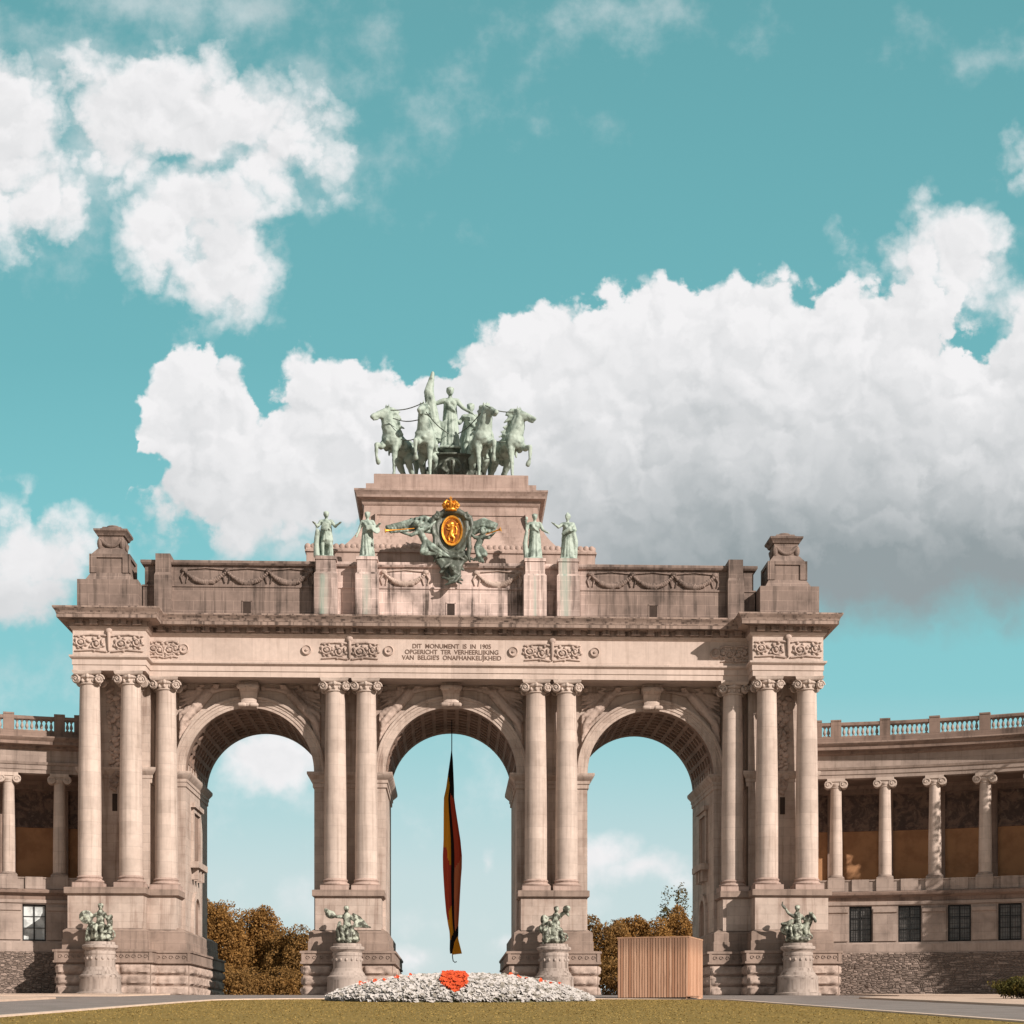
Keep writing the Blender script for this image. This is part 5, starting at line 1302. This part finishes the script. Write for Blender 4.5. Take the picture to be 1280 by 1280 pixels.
prof = [(938, 564.6, .5), (950, 564.3, 1.8), (965, 563.6, 3.2), (985, 562.6, 5.0), (997, 561.3, 6.4), (1010, 562, 7.4), (1030, 563.5, 9), (1050, 565, 10.6), (1070, 565.5, 12), (1085, 565.5, 11.8), (1100, 565.3, 10.8), (1120, 565.4, 9.6), (1140, 565.8, 8.2), (1155, 566.5, 6.6), (1165, 567.5, 5.6), (1175, 567.5, 5.2), (1187, 567, 5), (1192, 566, 3.5)]
def pr(y, k):
    for a, b in zip(prof, prof[1:]):
        if a[0] <= y <= b[0]: t_ = (y - a[0]) / (b[0] - a[0]); return a[k] + (b[k] - a[k]) * t_
    return prof[-1][k]
fm_ = MB(); NU, NV = 40, 90; rows = []
for j in range(NV + 1):
    py = 938 + (1192 - 938) * j / NV; c = at(pr(py, 1), py, FY); hw = pr(py, 2) / FPX * 149; row = []
    for i in range(NU):
        a = 2 * pi * i / NU; fold = 1 - .16 * (1 + cos(5 * a + py * .012))
        row.append(Vector((c.x + hw * cos(a) * (1 if abs(cos(a)) > .98 else fold), FY + hw * .6 * sin(a) * fold, c.z)) - FLAG.location)
    rows.append(row)
o0 = 0; vs = [p for r in rows for p in r]; fm_.v = [tuple(p) for p in vs]
for j in range(NV):
    py = 938 + (1192 - 938) * (j + .5) / NV
    for i in range(NU):
        i2 = (i + 1) % NU; fm_.f.append((j * NU + i, (j + 1) * NU + i, (j + 1) * NU + i2, j * NU + i2))
        a = 2 * pi * (i + .5) / NU; u = cos(a) if sin(a) < 0 else -cos(a)     # across the cloth
        if py < 985 + 16 * u: col = 0
        elif py > 1166 - 8 * u: col = 0
        elif u > .05 + .25 * max(0, (1060 - py) / 60) and py < 1085 - 25 * (u - .4): col = 2 if u > .3 else 0
        elif u > .25 and py > 1060: col = 3
        elif u > -.12: col = 0
        elif py < 1058 + 30 * (u + 1): col = 1
        elif py < 1128 + 22 * (-u): col = 2
        else: col = 1
        fm_.mi.append(col)
MF = [cloth('black_cloth', (.022, .019, .02)), cloth('yellow_cloth', (.85, .42, .03)), cloth('red_cloth', (.58, .095, .05)), cloth('faded_red_cloth', (.68, .24, .11))]
fm_.build('cloth', MF, FLAG, 60)
tl = MB(); q = lambda px, py, y=FY: at(px, py, y) - FLAG.location
tl.add([q(572, 1170, FY - .35), q(577.5, 1192, FY - .4), q(565, 1193.5, FY - .45), q(568, 1178, FY - .3)], [(0, 1, 2, 3)]); tl.add([q(572, 1170, FY - .31), q(577.5, 1192, FY - .36), q(565, 1193.5, FY - .41), q(568, 1178, FY - .26)], [(3, 2, 1, 0)])
tl.build('loose_corner', MF[1], FLAG)
rp = MB(); rp.tube([q(564.8, 900), q(564.7, 940)], .05, 6); rp.tube([q(565.5, 1190), q(565.6, 1196), q(566.4, 1201), q(568.5, 1203), q(571, 1202)], .05, 6)
rp.build('rope', M_IRON, FLAG)

# ------------------------------------------------------------------ the slatted wooden box
def wood_mat():
    m, t, bs = material('weathered_larch'); tc = t.node('ShaderNodeTexCoord'); p = t.sep(tc.outputs['Object'])
    u = t.m('ADD', p[0], p[1])
    cell = t.m('FLOOR', t.m('DIVIDE', t.m('ADD', u, .03), .1923)); wn = t.node('ShaderNodeTexWhiteNoise', noise_dimensions='1D'); t.inp(wn.inputs['W'], cell)
    n = t.noise(t.xyz(t.m('MULTIPLY', u, 9.0), cell, t.m('MULTIPLY', p[2], .5)), 1.0, 5, .65)
    c = t.mix(wn.outputs[0], (.40, .205, .12), (.66, .41, .275)); c = t.mix(t.ss(n, .45, .75), c, (.28, .145, .085))
    c = t.mix(t.m('MULTIPLY', t.ss(t.m('ADD', p[2], t.m('MULTIPLY', n, 1.2)), 3.3, 4.6), .6), c, (.19, .115, .08))
    t.inp(bs.inputs['Base Color'], c); bs.inputs['Roughness'].default_value = .8
    return m
M_WOOD = wood_mat()
BA, BB = at(772.5, 1248, -27), at(860, 1248, -27)
BXW = 4.75; BD = 4.0
bang = rad(-20.5)
BOX = empty('wooden_box', ((BA.x), -27.0, gz(-27) + .02), 'large box clad in upright orange-brown wooden slats before the right opening', 'box'); BOX.rotation_euler = (0, 0, bang)
BW, BDp, BH = 5.0, 4.6, 4.22
cb_ = MB(); cb_.box(.05, BW - .05, .05, BDp - .05, .05, BH - .05); cb_.build('carcass', plain('dark_membrane', (.08, .05, .035), .9), BOX)
sl_ = MB(); N = 26
for k in range(N):
    x = k * BW / N; d = random.uniform(-.006, .006); sl_.box(x + .022, x + BW / N - .022, -.05 + d, .055, .06, BH - .06)
sl_.build('front_slats', M_WOOD, BOX)
sl_ = MB(); N = 24
for k in range(N):
    y = k * BDp / N; d = random.uniform(-.006, .006); sl_.box(BW - .055, BW + .05 + d, y + .022, y + BDp / N - .022, .06, BH - .06)
sl_.build('side_slats', M_WOOD, BOX)
sl_ = MB()
for k in range(N):
    y = k * BDp / N; sl_.box(-.03, .055, y + .022, y + BDp / N - .022, .06, BH - .06)
sl_.build('side_slats', M_WOOD, BOX)
tm = MB(); tm.box(-.06, BW + .06, -.06, BDp + .06, BH - .05, BH + .05); tm.build('roof_trim', plain('trim_board', (.42, .25, .16), .8, 0), BOX)
tm = MB(); tm.box(-.04, BW + .04, -.04, BDp + .04, 0, .058); tm.build('floor_frame', M_IRON, BOX)
ST = empty('wooden_step', (at(857, 1250, -29.6).x, -29.7, gz(-29.7) + .02), 'low wooden step at the right foot of the slatted box', 'step'); ST.rotation_euler = (0, 0, bang)
tm = MB(); tm.box(0, .92, -.2, 1.0, .16, .22); 
for x in (.04, .8): tm.box(x, x + .08, -.15, .95, 0, .16)
tm.build('tread', M_WOOD, ST)
# ================================================================== sky, sun, camera
W = bpy.data.worlds.new('World'); SC.world = W; W.use_nodes = True
t = NT(W.node_tree); t.dim = '2D'; bg = next(n for n in t.N if n.type == 'BACKGROUND')
sky = t.node('ShaderNodeTexSky', sky_type='NISHITA'); sky.sun_disc = False
sky.sun_elevation = SUN_EL
sd = Vector((sin(SUN_AZ) * cos(SUN_EL), -cos(SUN_AZ) * cos(SUN_EL), sin(SUN_EL)))     # towards the sun
sky.sun_rotation = math.atan2(sd.x, sd.y); sky.air_density = 1.0; sky.dust_density = 1.2; sky.ozone_density = 1.0
d = t.node('ShaderNodeTexCoord').outputs['Generated']
x, y, z = t.sep(d)
fx = t.m('SUBTRACT', t.m('MULTIPLY', x, cos(THETA)), t.m('MULTIPLY', y, sin(THETA)))
fy = t.m('ADD', t.m('MULTIPLY', x, sin(THETA)), t.m('MULTIPLY', y, cos(THETA)))
fyc = t.m('MAXIMUM', fy, .08)
# gnomonic map of the northern sky, in thousandths of the photograph
U0 = t.m('MULTIPLY_ADD', t.m('DIVIDE', fx, fyc), 2.03, .64); V0 = t.m('MULTIPLY_ADD', t.m('DIVIDE', z, fyc), -2.03, 1.285)
P0 = t.xyz(U0, V0, 0.0)
wn = t.node('ShaderNodeTexNoise', noise_dimensions='2D'); t.inp(wn.inputs['Vector'], P0); wn.inputs['Scale'].default_value = 7; wn.inputs['Detail'].default_value = 5; wn.inputs['Roughness'].default_value = .6
warp = t.vm('SCALE', t.vm('SUBTRACT', wn.outputs['Color'], (.5, .5, .5)), .075)
P1 = t.vm('ADD', P0, warp); U, V, _ = t.sep(P1)
fb = t.noise(P0, 11, 7, .6); fb2 = t.noise(t.vm('ADD', P0, (3.1, 1.7, 0)), 4, 6, .58)
def curve(xs, pts):
    n = t.node('ShaderNodeFloatCurve'); c = n.mapping.curves[0]; t.inp(n.inputs['Value'], xs)
    while len(c.points) < len(pts): c.points.new(.5, .5)
    for q, (a, b) in zip(c.points, pts): q.location = (a, b); q.handle_type = 'VECTOR' if False else 'AUTO'
    n.mapping.update(); return n.outputs[0]
Uc = t.m('DIVIDE', U, 1.6)
def X(a): return a / 1600
# the great cumulus behind the quadriga
top = curve(Uc, [(X(0), .80), (X(150), .66), (X(172), .52), (X(200), .452), (X(240), .428), (X(290), .425), (X(325), .462), (X(350), .475), (X(385), .452), (X(420), .452), (X(450), .445), (X(490), .425), (X(540), .425), (X(590), .407), (X(640), .413), (X(690), .385), (X(740), .372), (X(770), .342), (X(850), .328), (X(960), .326), (X(1060), .325), (X(1110), .325), (X(1150), .335), (X(1180), .35), (X(1230), .362), (X(1280), .365), (X(1450), .34), (X(1600), .42)])
bot = curve(Uc, [(X(0), .55), (X(150), .60), (X(180), .645), (X(230), .675), (X(330), .70), (X(420), .715), (X(560), .755), (X(700), .778), (X(820), .785), (X(960), .785), (X(1050), .785), (X(1180), .79), (X(1280), .78), (X(1450), .77), (X(1600), .7)])
dt = t.m('SUBTRACT', t.m('SUBTRACT', V, top), t.ss(U, .5, .72, .010, .026)); db = t.m('SUBTRACT', bot, V)
big = t.m('MINIMUM', t.m('MULTIPLY', dt, 1.0), t.m('MULTIPLY', db, .75))
fields = []
def ell(cx, cy, rx, ry, k=1.0):
    q = t.vm('MULTIPLY', t.vm('SUBTRACT', P1, (cx / 1000, cy / 1000, 0)), (1000 / rx, 1000 / ry, 0))
    ln = t.vm('LENGTH', q, out=1); return t.m('MULTIPLY', t.m('SUBTRACT', 1.0, ln), min(rx, ry) / 1000 * k)
def mx(a): 
    r = a[0]
    for b in a[1:]: r = t.m('MAXIMUM', r, b)
    return r
small = mx([ell(238, 150, 136, 66), ell(170, 140, 100, 52), ell(325, 188, 76, 46), ell(250, 240, 76, 90), ell(135, 185, 75, 52), ell(258, 300, 56, 80), ell(265, 320, 58, 62), ell(230, 270, 60, 70), ell(5, 170, 62, 95), ell(45, 235, 45, 62), ell(-10, 120, 55, 50),
            ell(28, 695, 78, 54), ell(72, 708, 42, 36), ell(20, 745, 95, 46), ell(1192, 318, 52, 34), ell(1215, 338, 60, 36), ell(1150, 330, 45, 25), ell(1290, 410, 60, 45),
            ell(335, 950, 85, 46), ell(760, 1070, 46, 32), ell(800, 1087, 56, 22), ell(840, 1098, 42, 13), ell(735, 1074, 44, 34), ell(180, 196, 80, 42),
            ell(616, 1075, 15, 20), ell(515, 1188, 32, 17), ell(640, 1176, 22, 12), ell(1500, 200, 160, 70), ell(1750, 560, 200, 90), ell(-350, 420, 180, 90), ell(-700, 700, 260, 90), ell(2100, 800, 300, 80)])
wisp = mx([ell(180, 5, 95, 30), ell(320, 20, 66, 36), ell(390, 105, 80, 42), ell(60, 70, 60, 46), ell(775, 18, 80, 24), ell(850, 10, 30, 18), ell(-5, 290, 40, 22), ell(100, 225, 75, 85), ell(395, 215, 50, 40), ell(300, 120, 150, 90, .35), ell(45, 860, 110, 52), ell(130, 70, 70, 30), ell(1255, 75, 40, 12), ell(1290, 330, 60, 30), ell(600, 975, 60, 45), ell(590, 940, 40, 22), ell(520, 1135, 60, 12), ell(320, 1000, 120, 26)])
def puffs(v, sc, off):
    n = t.node('ShaderNodeTexVoronoi', feature='SMOOTH_F1', voronoi_dimensions='2D'); t.inp(n.inputs['Vector'], t.vm('ADD', v, off)); n.inputs['Scale'].default_value = sc; n.inputs['Smoothness'].default_value = .35
    return t.m('MULTIPLY_ADD', t.m('MULTIPLY', n.outputs['Distance'], n.outputs['Distance']), -1.5, .38)
wn2 = t.node('ShaderNodeTexNoise', noise_dimensions='2D'); t.inp(wn2.inputs['Vector'], P0); wn2.inputs['Scale'].default_value = 26; wn2.inputs['Detail'].default_value = 6; wn2.inputs['Roughness'].default_value = .62
P2 = t.vm('ADD', P1, t.vm('SCALE', t.vm('SUBTRACT', wn2.outputs['Color'], (.5, .5, .5)), .045))
def puffsum(v): return t.m('ADD', t.m('MULTIPLY', puffs(v, 9, (0, 0, .3)), 1.0), t.m('ADD', t.m('MULTIPLY', puffs(v, 21, (5, 1, .7)), .5), t.m('MULTIPLY', puffs(v, 47, (2, 8, .1)), .25)))
pf = puffsum(P2); pf2 = puffsum(t.vm('ADD', P2, (.010, -.014, 0)))
relief = t.m('SUBTRACT', pf, pf2)                                # puffs against the same puffs a little nearer the sun
edge = t.m('MULTIPLY', t.m('SUBTRACT', fb, .5), .20)
edge2 = t.m('MULTIPLY', t.m('SUBTRACT', fb2, .5), .14)
firm = t.ss(V, .75, .62, .25, 1.0); pe = t.m('MULTIPLY', t.m('MULTIPLY', pf, firm), .075)
big = t.m('MINIMUM', big, t.m('MULTIPLY', mx([ell(165, 588, 36, 26), ell(1240, 352, 22, 10), ell(345, 455, 16, 14)]), -4.0))
dn_big = t.m('ADD', big, t.m('ADD', pe, t.m('MULTIPLY', firm, t.m('ADD', t.m('MULTIPLY', edge, .38), t.m('MULTIPLY', edge2, .30)))))
softb = t.ss(V, .56, .76, .020, .05)
m_big = t.m('MULTIPLY', t.ss(t.m('DIVIDE', dn_big, softb), -.35, 1.0), t.ss(V, .85, .8))
dn_s = t.m('ADD', small, t.m('MULTIPLY', t.ss(V, .84, .98, 1.0, .38), t.m('ADD', t.m('MULTIPLY', pe, .8), t.m('ADD', t.m('MULTIPLY', edge, .42), t.m('MULTIPLY', edge2, .30)))))
dn_s = t.m('ADD', dn_s, t.ss(V, .4, .6, .004, -.004))
m_s = t.ss(dn_s, t.ss(V, .5, .9, -.028, -.010), t.ss(V, .5, .9, .036, .022))
dn_w = t.m('ADD', wisp, t.m('ADD', t.m('MULTIPLY', edge, .9), edge2))
m_w = t.m('MULTIPLY', t.ss(dn_w, -.03, .08), .5)
# cloud tone: sunlit flanks, grey undersides
under = t.m('DIVIDE', t.m('SUBTRACT', V, top), t.m('MAXIMUM', t.m('SUBTRACT', bot, top), .05))
base_r = t.ss(U, .45, 1.0)
g1 = t.ss(under, .36, 1.02)
grey_b = t.m('MULTIPLY', g1, t.m('MULTIPLY_ADD', base_r, .66, .16))
patch = t.m('MULTIPLY', t.ss(t.noise(t.vm('ADD', P0, (7.3, 2.2, 0)), 2.6, 3, .5), .38, .68), .24)
rl = t.m('MULTIPLY', t.m('MULTIPLY', relief, t.ss(V, .78, .55, .25, 1.0)), .30); crev = t.m('MULTIPLY', t.ss(pf, .56, 0), .045)
shade_b = t.m('ADD', t.m('ADD', t.m('ADD', grey_b, crev), t.m('MULTIPLY', patch, t.ss(under, .02, .3))), t.m('SUBTRACT', t.m('MULTIPLY', t.ss(under, .0, .45), .10), rl), clamp=True)
shade_s = t.m('SUBTRACT', t.m('ADD', t.m('MULTIPLY', t.ss(dn_s, .01, .07), .07), t.m('MULTIPLY', t.m('MULTIPLY', t.ss(V, .68, .78), t.ss(V, .88, .8)), .3)), t.m('SUBTRACT', rl, t.m('ADD', crev, .02)), clamp=True)
inb = t.ss(t.m('SUBTRACT', dn_big, dn_s), -.005, .012)
shade = t.mix(inb, t.xyz(shade_s, shade_s, shade_s), t.xyz(shade_b, shade_b, shade_b)); shade = t.sep(shade)[0]
ccol = t.mix(shade, (.90, .892, .90), (.30, .347, .364))
# clear sky: Nishita, graded to the photograph's teal, paling towards the horizon
sk = t.vm('SCALE', sky.outputs[0], .12)
tint = t.mix(1.0, sk, (.62, 1.0, .70), 'MULTIPLY')
rmp = t.node('ShaderNodeValToRGB'); t.inp(rmp.inputs[0], t.m('DIVIDE', V0, 1.285))
E = rmp.color_ramp.elements; stops = [(0, (.138, .400, .438)), (.35, (.172, .485, .53)), (.50, (.222, .575, .62)), (.67, (.272, .615, .66)), (.76, (.43, .675, .715)), (.85, (.60, .725, .76)), (1, (.67, .745, .775))]
E[0].position, E[0].color = stops[0][0], (*stops[0][1], 1); E[1].position, E[1].color = stops[-1][0], (*stops[-1][1], 1)
for p_, c_ in stops[1:-1]: e_ = E.new(p_); e_.color = (*c_, 1)
hz = t.mix(.9, tint, rmp.outputs[0])
front = t.ss(fy, .15, .45)
# unseen sky overhead and behind: cloud tones made up for the fill light
t.dim = '3D'; ov = t.ss(t.noise(d, 2.2, 3, .55), .38, .60)
back = t.mix(ov, (.14, .24, .265), (.52, .47, .44))
lowel = t.ss(z, .80, .52)
front = t.m('MULTIPLY', front, lowel)
mask = t.m('MULTIPLY', t.m('MAXIMUM', t.m('MAXIMUM', m_big, m_s), m_w), front)
fin = t.mix(mask, t.mix(front, back, hz), ccol)
up = t.ss(z, -.02, .0)
fin = t.mix(up, (.16, .13, .10), fin)
t.inp(bg.inputs[0], fin); bg.inputs[1].default_value = .80

L = bpy.data.lights.new('sun', 'SUN'); L.energy = 5.0; L.angle = rad(.5); L.color = (1, .89, .80)
so = bpy.data.objects.new('sun', L); COL.objects.link(so); so.rotation_euler = (-sd).to_track_quat('-Z', 'Y').to_euler(); so.location = sd * 200
cam = bpy.data.cameras.new('camera'); cam.sensor_width = 36; cam.lens = 36 * FPX / 1280; cam.shift_y = (HOR - 640) / 1280; cam.clip_end = 8000; cam.clip_start = .5
co = bpy.data.objects.new('camera', cam); COL.objects.link(co); co.location = (0, -CAMD, EYE); co.rotation_euler = (pi / 2, rad(ROLL), -THETA)
SC.camera = co
SC.view_settings.view_transform = 'Standard'; SC.view_settings.look = 'None'; SC.view_settings.exposure = 0.32; SC.view_settings.gamma = 1
SC.cycles.use_denoising = True; SC.cycles.max_bounces = 6; SC.cycles.diffuse_bounces = 4; SC.cycles.glossy_bounces = 2; SC.cycles.transmission_bounces = 2
SC.cycles.use_adaptive_sampling = True; SC.cycles.adaptive_threshold = .015
